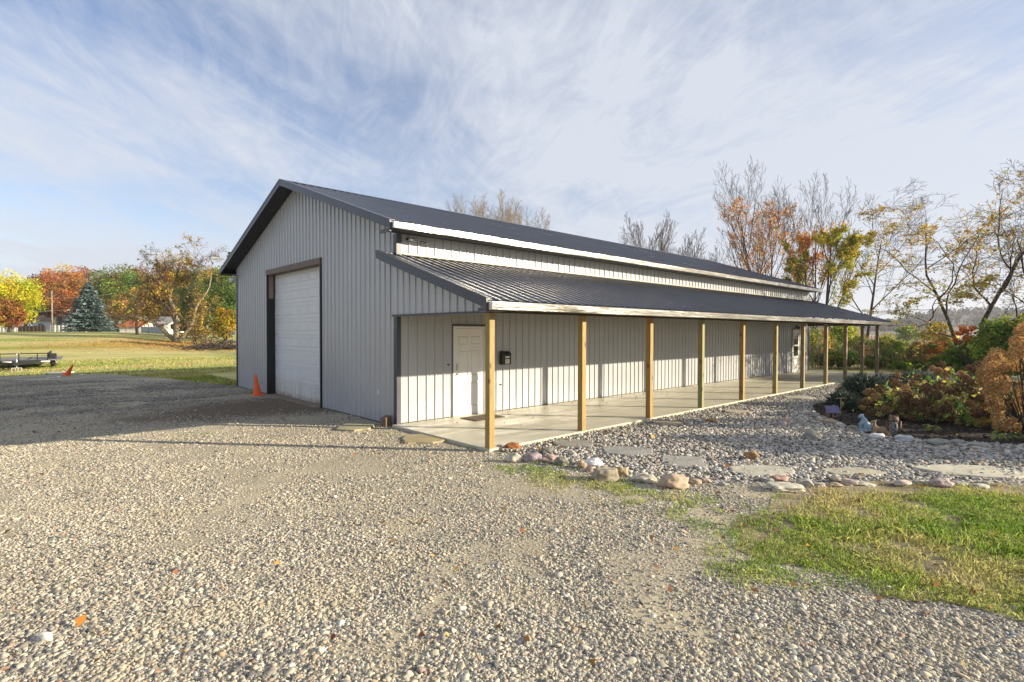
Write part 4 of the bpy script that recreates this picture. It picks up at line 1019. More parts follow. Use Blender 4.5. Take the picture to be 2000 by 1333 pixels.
crown_tree('oak_tree', 420, 124, 508, 92, ORT + GLD, 'gold and orange tree behind the green trees by the barn wall', 0.05, nclump=60)
crown_tree('linden_tree', 372, 92, 510, 96, GRN, 'dark green tree behind the trunk of the old spreading tree', 0.06, nclump=90, per=100)
crown_tree('linden_tree', 432, 88, 514, 92, [(0.13, 0.22, 0.03), (0.18, 0.26, 0.04), (0.09, 0.15, 0.03)], 'lighter green tree nearest the corner of the barn', 0.06, nclump=90, per=100)
crown_tree('brown_shrub', 268, 64, 566, 128, BRN, 'half-bare brown thicket between the spruce and the old spreading tree', 0.22, nclump=100, per=38, leaf=0.16, clump_r=0.2, cat='tree')
crown_tree('yellow_shrub', 441, 50, 588, 58, [(0.46, 0.34, 0.03), (0.38, 0.28, 0.03), (0.28, 0.24, 0.05)], 'bright yellow shrub against the left corner of the barn', 0.12, nclump=60, per=70, leaf=0.13, cat='shrub')
crown_tree('green_shrub', 402, 60, 604, 66, OLV, 'dull green bush right of the old tree trunk', 0.05, nclump=50, per=70, cat='shrub')
crown_tree('green_shrub', 365, 66, 622, 70, GRN, 'low dark green bush behind the old tree trunk', 0.04, nclump=50, per=70, cat='shrub')
crown_tree('willow_tree', 1772, 92, 632, 58, [(0.30, 0.38, 0.12), (0.24, 0.33, 0.10)], 'pale green willow alone in the far field', 0.05, nclump=40, per=60)

# old spreading tree with crooked limbs
def old_tree():
    px, dep = 345, 56
    x, y, z = at(px, dep); root = empty('old_tree', (x, y, z)); tag(root, 'old crooked tree with pale twisting limbs and sparse gold leaves on the lawn', 'tree')
    m = mpp(dep); rx = Vector((_rt[0], _rt[1], 0)); fx = Vector((_fw[0], _fw[1], 0))
    def P(pxx, pyy, dd=0.0): return rx * ((pxx - px) * m) + fx * dd + Vector((0, 0, zat(pyy, dep) - z))
    limbs = [([(345, 672), (344, 650), (343, 622), (338, 600), (331, 585), (336, 566), (345, 545), (352, 520)], 0.42, 0), ([(341, 668), (325, 650), (312, 636), (296, 628), (280, 622), (262, 618)], 0.30, -1.5), ([(348, 668), (358, 655), (368, 640), (372, 622), (376, 600), (388, 580), (398, 560), (400, 530)], 0.30, 1.5),
             ([(344, 618), (352, 616), (366, 628), (384, 640), (400, 655), (416, 668)], 0.15, -1.2), ([(341, 620), (330, 600), (318, 592), (300, 590), (286, 598)], 0.14, -1.0), ([(337, 600), (322, 575), (312, 550), (300, 520), (296, 498)], 0.17, 1.0), ([(343, 640), (334, 615), (324, 600), (305, 575), (280, 560), (262, 552)], 0.15, 0.6), ([(350, 560), (372, 545), (390, 528), (402, 505)], 0.10, -0.6)]
    segs = [[], [], [], []]; rr = random.Random(4)
    LVt = [dict(seg=6, curv=0.2, trop=0.02, n=6, start=0.2, ang=45, ratio=0.55, rr=0.55, taper=0.3), dict(seg=5, curv=0.2, trop=-0.02, n=5, start=0.1, ang=45, ratio=0.55, rr=0.6, taper=0.4), dict(seg=3, curv=0.2, trop=-0.06, n=0, start=0, ang=30, ratio=0.5, taper=0.6)]
    trunkP = []
    for pts, r, dd in limbs:
        n = 14; V = [P(a, b, dd * i / len(pts)) for i, (a, b) in enumerate(pts)]
        Q = []
        for i in range(n + 1):
            t = i / n * (len(V) - 1); k = min(int(t), len(V) - 2); f = t - k
            p0 = V[max(k - 1, 0)]; p1 = V[k]; p2 = V[k + 1]; p3 = V[min(k + 2, len(V) - 1)]
            Q.append(0.5 * ((2 * p1) + (p2 - p0) * f + (2 * p0 - 5 * p1 + 4 * p2 - p3) * f * f + (3 * p1 - p0 - 3 * p2 + p3) * f ** 3))
        trunkP.append(([q for q in Q], [r * 0.72 * (1 - 0.78 * i / n) for i in range(n + 1)]))
        for j in range(5, n + 1):
            for _ in range(1 + (j % 2 == 0 and j > 8)):
                d = Vector((rr.gauss(0, 1), rr.gauss(0, 1), rr.gauss(0.35, 0.6))).normalized()
                sk = skeleton(1.0, 1.0, LVt, (0, 0), rr.randrange(10 ** 6))
                L = rr.uniform(1.3, 2.9); M_ = d.to_track_quat('Z', 'Y').to_matrix() * L
                for lv in range(3): segs[lv].extend([([Q[j] + M_ @ p for p in b[0]], [max(0.012, q * 0.045 * (1 - j / n * 0.4)) for q in b[1]]) for b in sk[lv]])
    def arr(br): return np.array([[list(v) for v in b[0]] for b in br]), np.array([b[1] for b in br])
    a, b = arr(trunkP); tubes_mesh('trunk', [(a, b, 9)], MAT['barkpale'], root)
    gs = []
    for lv in range(3):
        a, b = arr(segs[lv]); gs.append((a, b, 4 if lv == 0 else 3))
    tubes_mesh('twigs', gs, MAT['twig'], root)
    Pn = np.concatenate([g[0][:, 1:].reshape(-1, 3) for g in gs[1:]]); Pn = Pn[rng.integers(0, len(Pn), 40000)]
    w = Pn @ np.array([_rt[0], _rt[1], 0]); cl = field(Pn[:, 0] + 3, Pn[:, 1] + Pn[:, 2], 0.45, 3.0)
    Pn = Pn[(cl > rng.normal(0.10, 0.12, len(Pn)))][:13000]; Pn = Pn + rng.normal(0, 0.12, Pn.shape)
    V, I = leaf_quads(Pn, 0.125 * np.exp(rng.normal(0, 0.3, len(Pn))), aspect=0.8)
    np_mesh('foliage', V, I, MAT['leaf'], root, rep4(jitter_cols(GLD + BRN, len(Pn), 0.28)))
old_tree()

def brush():
    x, y, z = at(428, 50); root = empty('brush_pile', (x, y, z)); tag(root, 'grey pile of cut branches lying under the yellow shrub', 'brush pile')
    n = 420; P = np.zeros((n, 4, 3)); c = rng.normal(0, 1, (n, 3)) * np.array([1.7, 1.2, 0.32]); c[:, 2] = np.abs(c[:, 2]) * 1.3 * np.clip(1 - np.abs(c[:, 0]) / 4, 0.1, 1)
    d = rng.normal(size=(n, 3)) * np.array([1, 1, 0.35]); d /= np.linalg.norm(d, axis=1, keepdims=True); L = rng.uniform(0.5, 1.4, n)
    for i in range(4): P[:, i] = c + d * (L * (i / 3 - 0.5))[:, None] + rng.normal(0, 0.05, (n, 3))
    P[:, :, 2] = np.maximum(P[:, :, 2], 0.02)
    tubes_mesh('branches', [(P, np.repeat(rng.uniform(0.012, 0.04, (n, 1)), 4, 1), 4)], MAT['twig'], root)
brush()

def spruce(px, depth, top, wpx, cols, label, name='blue_spruce', layers=26, base=0.02):
    x, y, z = at(px, depth); H = zat(top, depth) - z; Rw = wpx * mpp(depth) / 2
    root = empty(name, (x, y, z)); tag(root, label, 'tree')
    C = []; col = []; N_ = []; U = []
    for l in range(layers):
        t = l / (layers - 1); zz = H * (base + (0.97 - base) * t); r = Rw * (1 - t) ** 0.85 * rnd.uniform(0.85, 1.1) + 0.12; nb = int(12 + 16 * (1 - t))
        a0 = rnd.random() * 6
        for b in range(nb):
            a = a0 + b * 2 * PI / nb + rnd.gauss(0, 0.12); rb = r * rnd.uniform(0.78, 1.12); m_ = int(10 + 34 * (rb / Rw))
            for q in range(m_):
                f = rnd.uniform(0.15, 1) ** 0.7; wdt = 0.10 * rb + 0.10
                px_ = math.cos(a) * rb * f; py_ = math.sin(a) * rb * f; s_ = rnd.gauss(0, wdt * (1.1 - 0.7 * f))
                C.append((px_ - math.sin(a) * s_, py_ + math.cos(a) * s_, zz + 0.12 * rb * (1 - f) - 0.20 * rb * f + 0.10 * rb * f * f * 1.6 + rnd.gauss(0, 0.05 * H / 10)))
                U.append((math.cos(a) - math.sin(a) * rnd.gauss(0, 0.6), math.sin(a) + math.cos(a) * rnd.gauss(0, 0.6), rnd.gauss(-0.1, 0.35))); col.append(f)
    C = np.array(C); U = np.array(U); U /= np.linalg.norm(U, axis=1, keepdims=True); n = len(C)
    V_ = np.cross(U, rng.normal(size=(n, 3))); V_ /= np.linalg.norm(V_, axis=1, keepdims=True)
    s = depth * 0.0058 * np.exp(rng.normal(0, 0.25, n))[:, None]
    V = np.stack([C - U * s * .5, C - V_ * s * .16, C + U * s * .5, C + V_ * s * .16], 1).reshape(-1, 3)
    np_mesh('crown', V, np.arange(n)[:, None] * 4 + np.array([[0, 1, 2, 3]]), MAT['needle'], root, rep4(jitter_cols(cols, n, 0.3, 0.06)))
    tubes_mesh('trunk', [(np.array([[[0, 0, -0.3], [0, 0, H * .5], [0, 0, H * .97]]]), np.array([[0.02 * H, 0.012 * H, 0.01]]), 8)], MAT['bark'], root)
for _px, _top, _c, _l in ((82, 552, OLV, 'dark green tree filling the gap right of the yellow-green tree'), (140, 548, RUS, 'rust tree in the back row behind the utility pole'), (196, 536, OLV + GRN, 'olive tree in the back row above the spruce tip'), (292, 528, OLV, 'olive tree in the back row, left of the old spreading tree'), (352, 530, OLV + BRN, 'olive-brown tree in the back row behind the old spreading tree'), (398, 526, GRN, 'green tree in the back row left of the barn eave'), (455, 530, GRN, 'green tree in the back row touching the barn eave'), (-8, 556, OLV, 'olive tree in the back row at the left edge')):
    crown_tree('oak_tree', _px, 156, _top, 84, _c, _l, 0.0, nclump=60, per=60)
spruce(174, 84, 552, 92, [(0.10, 0.15, 0.145), (0.15, 0.20, 0.20), (0.06, 0.095, 0.09)], 'large blue-green spruce with branches down to the lawn', layers=26)
spruce(450, 96, 492, 56, [(0.06, 0.11, 0.03), (0.09, 0.15, 0.04)], 'tall dark pine tip beside the left eave of the barn', 'pine_tree', 22, 0.25)

# hedge and bushes on the right, behind the porch end and the flower bed
def bush(px, depth, top, wpx, cols, label, leaf=0.10, n=60, per=80, name='leafy_bush', **k):
    return crown_tree(name, px, depth, top, wpx, cols, label, 0.0, leaf=leaf, nclump=n, per=per, trunk_r=0.04, cat='bush', clump_r=k.pop('clump_r', 0.30), **k)
LGR = [(0.34, 0.40, 0.05), (0.44, 0.46, 0.06), (0.20, 0.28, 0.04)]
MIX = [(0.24, 0.29, 0.05), (0.36, 0.31, 0.08), (0.38, 0.22, 0.06), (0.16, 0.21, 0.04)]
bush(1598, 33, 634, 84, MIX + LGR, 'mixed green and tan bush just past the end of the barn wall')
bush(1640, 34, 618, 74, LGR, 'tall yellow-green bush seen between the last porch posts')
bush(1640, 30, 680, 110, GRN, 'low dark green bush under the tall yellow-green one', n=70)
bush(1688, 34, 650, 70, MIX, 'loose tan and green bush left of the last post')
bush(1668, 38, 642, 50, ORG, 'small orange bush behind the gap between the last posts', n=30)
bush(1736, 31, 645, 62, LGR, 'bush with lime green leaves just right of the last post')
bush(1718, 30, 690, 90, GRN + MIX, 'low green bush at the foot of the lime green one', n=70)
bush(1790, 31, 662, 90, BRN + MIX, 'brownish half-bare bush in the middle of the hedge', per=60)
bush(1775, 28, 702, 90, GRN, 'low dark bush in front of the brownish one')
bush(1840, 29, 660, 90, MIX + ORG, 'olive and orange bush left of the red-leaved shrub')
bush(1862, 25, 690, 110, GRN, 'dark green bush behind the dried flower heads', n=90)
bush(1905, 25, 652, 96, GRN + OLV, 'tall green bush below the orange-red shrub', n=90)
bush(1962, 22, 604, 118, [(0.22, 0.33, 0.04), (0.32, 0.40, 0.05), (0.14, 0.22, 0.03)], 'tall bright green bush above the tan hydrangea', n=120, per=90)
bush(2030, 21, 590, 110, GRN + LGR, 'green bush cut by the right edge of the picture', n=80)
bush(1836, 33, 628, 62, [(0.48, 0.38, 0.06), (0.38, 0.34, 0.07)], 'small airy yellow tree left of the red-leaved shrub', n=50, per=50, base_frac=0.35) if False else crown_tree('yellow_tree', 1834, 34, 626, 68, [(0.48, 0.38, 0.06), (0.38, 0.34, 0.07)], 'small airy yellow tree left of the red-leaved shrub', 0.35, leaf=0.12, nclump=50, per=50, trunk_r=0.05)
crown_tree('sumac_shrub', 1892, 23, 632, 72, [(0.66, 0.17, 0.03), (0.60, 0.26, 0.05)], 'orange-red shrub glowing in front of the green bushes', 0.62, leaf=0.09, nclump=16, per=45, trunk_r=0.03, cat='shrub')
# bare brushwood between the bushes: nobody could count its stems
def brushwood():
    n = 1100; px = rng.uniform(1575, 1900, n); dep = rng.uniform(29, 40, n)
    D = np.array([ray(a, 650) for a in px]); B = CAM + D * dep[:, None]; B[:, 2] = Z0 - 0.05
    L = rng.uniform(0.9, 2.1, n); d = np.stack([rng.normal(0, 0.25, n), rng.normal(0, 0.25, n), np.ones(n)], -1)
    P = np.stack([B + d * (L * t)[:, None] + rng.normal(0, 0.05 * t + 0.01, (n, 3)) for t in (0, .33, .66, 1)], 1)
    tag(tubes_mesh('brushwood', [(P, np.tile(np.array([[0.012, 0.010, 0.008, 0.005]]), (n, 1)), 3)], MAT['twigpale'], None), 'thin bare tan stems filling the hedge between the bushes', None, None, 'stuff')
brushwood()

# far wooded hill beyond the bare field
def hill():
    nx, ny = 60, 10; V = []
    for j in range(ny):
        for i in range(nx):
            px = 1430 + 720 * i / (nx - 1); dep = 420 + 28 * j
            d = ray(px, 650); p = CAM + d * dep; u = (px - 1730) / 150
            hgt = (7 + 13 / (1 + math.exp(-(px - 1800) / 26)) * (1 - 0.4 * max(0, (px - 1900) / 200))) * math.sin(PI * 0.5 * min(1, j / 5)) * min(1.2, dep / 500)
            V.append((p[0], p[1], Z0 + hgt * max(0.2, 1 - abs(j - 5) * 0.05)))
    Fc = np.array([(j * nx + i, j * nx + i + 1, (j + 1) * nx + i + 1, (j + 1) * nx + i) for j in range(ny - 1) for i in range(nx - 1)])
    o = np_mesh('hill', np.array(V), Fc, pm('hill_ground', (0.13, 0.11, 0.09), 0.95), smooth=True); struct(o)
    Va = np.array(V).reshape(ny, nx, 3)[2:7].reshape(-1, 3)
    B = Va[rng.integers(0, len(Va), 900)] + rng.normal(0, 1, (900, 3)) * np.array([8, 8, 0.5])
    idx = np.repeat(np.arange(900), 26); D = rng.normal(size=(len(idx), 3)); D /= np.linalg.norm(D, axis=1, keepdims=True); rr = rng.uniform(1.6, 3.6, 900)
    P = B[idx] + D * rr[idx][:, None] * np.array([1, 1, 1.3]) + np.array([0, 0, 3.0])
    Vv, I = leaf_quads(P, 1.9 * np.exp(rng.normal(0, 0.3, len(P))), aspect=0.8)
    cc = jitter_cols([(0.10, 0.10, 0.10), (0.14, 0.13, 0.12), (0.16, 0.10, 0.07), (0.09, 0.11, 0.08)], 900, 0.2)[idx]
    tag(np_mesh('distant_wood', Vv, I, MAT['leafdull'], None, rep4(cc)), 'hazy grey-brown wood covering the far hill', None, None, 'stuff')
hill()

# trees standing toward the sun, outside the picture: their shade falls on the bed and the far wall
def shade_tree(x, y, H, Rw, seed, cols, leaf, ncl, per, label, base_frac=0.2, name='oak_tree'):
    root = empty(name, (x, y, Z0)); tag(root, label, 'tree')
    zb = H * base_frac; cz = (H + zb) / 2; Rz = (H - zb) / 2
    U = rng.normal(size=(ncl, 3)); U /= np.linalg.norm(U, axis=1, keepdims=True)
    C = U * (rng.uniform(0.1, 1, ncl) ** 0.4)[:, None] * np.array([Rw, Rw, Rz]) * 0.85; C[:, 2] += cz
    idx = np.repeat(np.arange(ncl), per); P = C[idx] + rng.normal(0, 0.16 * Rw, (len(idx), 3)); P = P[P[:, 2] > 0.1]
    V, I = leaf_quads(P, leaf, aspect=0.8); np_mesh('crown', V, I, MAT['leaf'], root, rep4(jitter_cols(cols, len(P))))
    sk = skeleton(H * .8, 0.03 * H, mod(LV_ASC, n_2=3), (0, 0), seed); tree_mesh(root, sk[:4], MAT['bark'], MAT['twig'])
def dr(dep, right): return (CAM[0] + _fw[0] * dep + _rt[0] * right, CAM[1] + _fw[1] * dep + _rt[1] * right)
shade_tree(*dr(22.5, 36), 10.5, 3.2, 5, OCH, 0.22, 60, 22, 'half-bare tree beyond the garden that dapples the far wall with shade', 0.25)
shade_tree(*dr(26.5, 40), 11.5, 3.0, 6, OCH, 0.24, 60, 20, 'second half-bare tree farther along beyond the garden', 0.25)
shade_tree(*dr(8.4, 15.2), 3.4, 1.2, 7, GRN, 0.12, 70, 90, 'dense evergreen bush added outside the right edge to shade the bed', 0.0, 'shading_bush')  # unseen bush, added to throw shade across the river rock

# ------------------------------------------------------------------ grass (stuff)
def grass_field(name, x, y, h, cols, label, w=0.006, clump=None, z=Z0):
    n = len(x); a = rng.uniform(0, 2 * PI, n); lean = rng.normal(0, 0.55, (n, 2)) * h[:, None]
    B = np.stack([x, y, np.full(n, z) if np.isscalar(z) else z], -1); S = np.stack([np.cos(a), np.sin(a), np.zeros(n)], -1) * (w * (0.7 + 0.6 * rng.uniform(size=n)))[:, None]
    M1 = B + np.stack([lean[:, 0] * .35, lean[:, 1] * .35, h * .62], -1); T = B + np.stack([lean[:, 0], lean[:, 1], h * (0.95 - 0.3 * rng.uniform(size=n))], -1)
    V = np.stack([B - S, B + S, M1 + S * .7, T, M1 - S * .7], 1).reshape(-1, 3)
    I = np.arange(n)[:, None] * 5 + np.array([[0, 1, 2, 3, 4]])
    return tag(np_mesh(name, V, I, MAT['grass'], None, np.repeat(cols, 5, 0)), label, None, None, 'stuff')
GC = np.array([(0.17, 0.29, 0.035), (0.27, 0.38, 0.06), (0.44, 0.44, 0.14), (0.54, 0.48, 0.22), (0.44, 0.34, 0.18)])
def grass_cols(x, y, n, drybias=0.0):
    f = field(x, y, 0.7, 21.0) + 0.6 * field(x, y, 2.2, 23.0) + rng.normal(0, 0.22, n) + drybias
    i = np.clip((f * 2.1 + 1.35), 0, 3.99); k = i.astype(int); t = (i - k)[:, None]
    c = GC[k] * (1 - t) + GC[np.minimum(k + 1, 4)] * t
    return np.clip(c * np.exp(rng.normal(0, 0.22, (n, 1))), 0.01, 0.9)
x, y, d = view_points(700000, 2.6, 16.0, 1.2, 1.04)
_e = verge_dist(x, y); inn = inside(x, y, P_VERGE) | ((_e < 0.55) & inside(x, y, P_DRIVE) & (rng.uniform(0, 1, len(x)) < np.exp(-_e / 0.10) * 0.5 * (field(x, y, 1.1, 77.0) > -0.05))); x, y, d = x[inn], y[inn], d[inn]
g1 = field(x, y, 0.8, 31.0) + 0.7 * field(x, y, 2.6, 33.0)
# distance to the left edge of the verge: the grass thins out towards the drive
ed = verge_dist(x, y)
keep = (rng.uniform(0, 1, len(x)) < np.clip(0.18 + ed * 0.65 + g1 * 1.8, 0.05, 1))
x, y, ed = x[keep], y[keep], ed[keep]; n = len(x)
hh = np.clip(rng.lognormal(math.log(0.034), 0.45, n), 0.012, 0.10) * (1 + 0.5 * np.clip(field(x, y, 0.9, 41.0), -0.5, 1)) * np.clip(0.5 + ed, 0.5, 1)
print('grass blades', n)
grass_field('verge_grass', x, y, hh, grass_cols(x, y, n, np.clip(0.42 - ed * 0.28, -0.16, 0.42)), 'tufty green and dry grass at the right of the drive', 0.0042, z=Z0 + 0.012)
# thin weeds in the gravel along the edging rocks and the barn
x, y, d = view_points(480000, 4.0, 17.0, 1.2, 1.0)
k = inside(x, y, P_DRIVE) & clear_of_building(x, y); x, y = x[k], y[k]
E2 = np.array(ragged([G(1000, 905), G(1100, 935), G(1200, 955), G(1310, 985), G(1420, 1010), G(1480, 1040)], 0.0, 0.2, 0, False)); dd = np.full(len(x), 9.0)
for e in E2: dd = np.minimum(dd, np.hypot(x - e[0], y - e[1]))
for e, s in ((G(380, 853), 1.6), (G(735, 850), 2.0), (G(868, 862), 3.0), (G(925, 876), 2.5), (G(1470, 1110), 1.2), (G(1560, 1095), 1.0)): dd = np.minimum(dd, np.hypot(x - e[0], y - e[1]) * s)
g1 = field(x, y, 1.3, 51.0) + 0.8 * field(x, y, 4.0, 53.0)
keep = rng.uniform(0, 1, len(x)) < np.clip((0.70 - dd) * 1.5, 0, 1) * np.clip(g1 * 3.2 + 0.42, 0, 1)
x, y = x[keep], y[keep]; n = len(x); print('weeds', n)
grass_field('weeds', x, y, np.clip(rng.lognormal(math.log(0.028), 0.4, n), 0.01, 0.08), grass_cols(x, y, n, -0.12), 'thin green weeds coming through the gravel by the edging rocks', 0.0045, z=Z0 + 0.006)
# taller blades of the lawn beyond the drive, only where they can still be made out
n = 30000; x = rng.uniform(-14, 6, n); y = 19.0 + 15 * rng.uniform(0, 1, n) ** 1.5
k = ~inside(x, y, P_DRIVE) & clear_of_building(x, y); x, y = x[k], y[k]
n2 = 12000; xa = rng.uniform(-2.2, 0.6, n2); ya = rng.uniform(11.6, 20, n2); k = ~inside(xa, ya, P_DRIVE); x = np.concatenate([x, xa[k]]); y = np.concatenate([y, ya[k]]); n = len(x)
f = np.array([noise.noise(Vector((a * 0.05 + 3, b * 0.24, 1.0))) for a, b in zip(x, y)])
cl = np.where((f + rng.normal(0, 0.12, n) > 0.02)[:, None], jitter_cols([(0.52, 0.46, 0.18), (0.44, 0.40, 0.14)], n, 0.25), jitter_cols([(0.24, 0.32, 0.05), (0.30, 0.37, 0.07)], n, 0.25))
grass_field('lawn_grass', x, y, np.clip(rng.lognormal(math.log(0.06), 0.4, n), 0.03, 0.16), cl, 'short mown grass of the lawn beyond the drive', 0.012, z=height(x, y) - 0.01)

# ------------------------------------------------------------------ fallen leaves (stuff)
def litter(name, x, y, z, size, cols, label):
    n = len(x); C = np.stack([x, y, z + size * 0.22], -1)
    V, I = leaf_quads(C, size * np.exp(rng.normal(0, 0.25, n)), nrm=np.repeat(np.array([[0, 0, 1.]]), n, 0), flat=0.62, aspect=0.8, curl=0.18)
    return tag(np_mesh(name, V, I, MAT['leafdull'], None, rep4(cols)), label, None, None, 'stuff')
n = 9000; x = LX + rng.normal(2, 7, n); y = LY + rng.normal(-3, 4.5, n); k = (y > 26); x, y = x[k], y[k]; n = len(x)
litter('leaf_litter', x, y, height(x, y) + 0.02, 0.10, jitter_cols([(0.55, 0.26, 0.05), (0.46, 0.22, 0.05), (0.60, 0.38, 0.09)], n, 0.25), 'orange fallen leaves spread under the old tree')
x, y, d = view_points(3200, 3.2, 16, 1.0, 1.0); k = clear_of_building(x, y); k &= rng.uniform(0, 1, len(x)) < np.where(inside(x, y, P_BED) | inside(x, y, P_VERGE), 0.55, 0.10)
x, y = x[k], y[k]; litter('fallen_leaves', x, y, np.full(len(x), Z0 + 0.03), 0.05, jitter_cols([(0.30, 0.14, 0.05), (0.42, 0.24, 0.05), (0.20, 0.09, 0.04)], len(x), 0.3), 'scattered dry brown leaves on the gravel and the grass')
n = 80; x = rng.uniform(1, 12, n); y = -0.1 - np.abs(rng.normal(0, 0.9, n)); k = y > -3.1; x, y = x[k], y[k]
litter('patio_leaves', x, y, np.full(len(x), 0.004), 0.045, jitter_cols([(0.22, 0.13, 0.06), (0.30, 0.16, 0.06)], len(x), 0.3), 'small dry leaves blown along the patio wall')
# mulch chips
n = 9000; x = rng.uniform(5, 22, n); y = rng.uniform(-12, -4.5, n); k = inside(x, y, P_MULCH); x, y = x[k], y[k]
litter('mulch_chips', x, y, np.full(len(x), Z0 + 0.022), 0.06, jitter_cols([(0.03, 0.02, 0.015), (0.05, 0.032, 0.022), (0.09, 0.06, 0.04)], len(x), 0.3), 'dark bark mulch chips of the flower bed')

# ------------------------------------------------------------------ rocks and flagstones
def rock(px, py, w, h, col, label, seed, deep=None, ang=0.25, z=Z0, name='rock', group=None, rough=0.85, box=0.0):
    import bmesh
    gx, gy = G(px, py + h * 0.35, z); d = abs((gx - CAM[0]) * _fw[0] + (gy - CAM[1]) * _fw[1]); s = d / F_PX
    bm = bmesh.new(); bmesh.ops.create_icosphere(bm, subdivisions=4, radius=0.5)
    for v in bm.verts:
        c = v.co.copy(); n_ = c.normalized()
        if box:
            m_ = max(abs(n_.x), abs(n_.y), abs(n_.z)); c = c.lerp(n_ * 0.5 / m_, box)
        r_ = 1 + ang * noise.noise(n_ * 1.3 + Vector((seed, 0, 0))) * 1.4 + ang * 0.35 * noise.noise(n_ * 3.4 + Vector((0, seed, 0))) + 0.02 * noise.noise(n_ * 11)
        v.co = c * r_
    zmin = min(v.co.z for v in bm.verts); zmax = max(v.co.z for v in bm.verts)
    W_ = w * s; Hh = h * s; Dp = deep * s if deep else W_ * 0.7
    for v in bm.verts: v.co = Vector((v.co.x * W_, v.co.y * Dp, (v.co.z - zmin) / (zmax - zmin) * Hh * 1.05))
    for f in bm.faces: f.smooth = True
    me = bpy.data.meshes.new(name); bm.to_mesh(me); bm.free()
    key = 'rock_%d' % (hash((round(col[0], 3), round(col[1], 3), round(col[2], 3))) % 99991)
    if key not in MAT: MAT[key] = pm('rock_surface', col, rough, 0, 0.22, 9, 0.6, 35, 0.006, dirt=(tuple(c * 0.6 for c in col), 6, 0.5))
    me.materials.append(MAT[key])
    o = link(bpy.data.objects.new(name, me)); o.location = (gx, gy, z - Hh * 0.18); o.rotation_euler = (0, 0, math.atan2(_rt[1], _rt[0]) + rnd.uniform(-0.35, 0.35))
    return tag(o, label, 'rock', group)
EG = 'rocks edging the river rock bed'
RK = [(1003, 873, 32, 18, (0.26, 0.09, 0.025), 'rusty orange rock beside the foot of the nearest porch post'),
 (975, 874, 15, 11, (0.22, 0.20, 0.18), 'small grey stone touching the nearest post, left of the rusty orange rock'), (988, 876, 14, 10, (0.30, 0.24, 0.20), 'small pinkish stone just left of the rusty orange rock'),
 (1004, 895, 32, 22, (0.46, 0.43, 0.34), 'cream rounded rock in front of the rusty orange rock'), (1040, 895, 40, 22, (0.32, 0.26, 0.27), 'mauve rock right of the cream rounded one'),
 (1068, 882, 28, 14, (0.14, 0.135, 0.12), 'dark grey flat rock behind the mauve rock'), (1073, 897, 38, 18, (0.32, 0.23, 0.19), 'reddish brown rock between the mauve and the olive grey rocks'),
 (1097, 903, 26, 20, (0.22, 0.21, 0.16), 'olive grey rock left of the small tan one'), (1136, 909, 22, 21, (0.36, 0.27, 0.17), 'upright tan stone left of the white quartz rock'),
 (1116, 905, 18, 11, (0.24, 0.24, 0.21), 'little grey stone between the olive and the tan rocks'), (1158, 905, 38, 20, (0.72, 0.72, 0.73), 'bright white quartz rock'),
 (1153, 917, 20, 13, (0.38, 0.28, 0.22), 'small pink stone in front of the white quartz'), (1182, 928, 48, 30, (0.30, 0.26, 0.19), 'large blocky brown-grey rock in the middle of the edging'),
 (1213, 922, 26, 20, (0.32, 0.25, 0.13), 'mossy yellow-brown rock right of the blocky rock'), (1259, 935, 44, 20, (0.46, 0.41, 0.32), 'cream pointed rock left of the biggest boulder'),
 (1314, 941, 60, 31, (0.40, 0.30, 0.21), 'biggest tan boulder of the edging'), (1357, 941, 28, 11, (0.34, 0.27, 0.18), 'low tan stone just right of the biggest boulder'),
 (1378, 940, 22, 10, (0.40, 0.30, 0.24), 'low pinkish stone two right of the biggest boulder'), (1412, 946, 20, 8, (0.28, 0.27, 0.24), 'tiny grey stone in the gap of the edging'),
 (1498, 938, 26, 10, (0.30, 0.29, 0.25), 'small grey stone left of the reddish one by the grass'), (1520, 935, 30, 12, (0.38, 0.25, 0.21), 'small reddish stone behind the flat cream slab'),
 (1530, 952, 60, 16, (0.50, 0.47, 0.38), 'flat cream slab at the corner of the grass'), (1571, 944, 30, 17, (0.30, 0.29, 0.25), 'round grey stone right of the flat cream slab'),
 (1600, 948, 20, 10, (0.42, 0.37, 0.30), 'small cream stone by the grass, third from the slab'), (1632, 938, 26, 12, (0.26, 0.23, 0.18), 'dark brown stone left of the pink-tan one'),
 (1632, 948, 26, 10, (0.36, 0.29, 0.20), 'low tan stone half hidden by the grass'), (1657, 943, 28, 15, (0.42, 0.33, 0.27), 'pink-tan rounded stone at the top of the grass'),
 (1688, 946, 36, 8, (0.48, 0.46, 0.36), 'pale flat stone sunk in the grass edge'), (1760, 945, 36, 15, (0.42, 0.35, 0.30), 'pinkish grey stone left of the pointed one'),
 (1795, 942, 26, 9, (0.36, 0.34, 0.26), 'low olive stone between two pinkish ones'), (1838, 944, 42, 20, (0.40, 0.32, 0.29), 'pointed pinkish stone near the right of the grass edge'),
 (1873, 946, 28, 10, (0.34, 0.33, 0.26), 'low grey-green stone right of the pointed one'), (1914, 950, 34, 9, (0.48, 0.46, 0.38), 'pale flat stone near the right edge'), (1930, 944, 20, 8, (0.40, 0.37, 0.28), 'small stone behind the last pale flat one')]
for i, (a, b, w, h, c, lab) in enumerate(RK): rock(a, b, w, h, c, lab, i * 3.7, group=EG, box=0.55 if 'blocky' in lab or 'slab' in lab else 0.0, ang=0.22 if 'blocky' in lab else 0.28)
BG_ = 'rocks round the mulch bed'
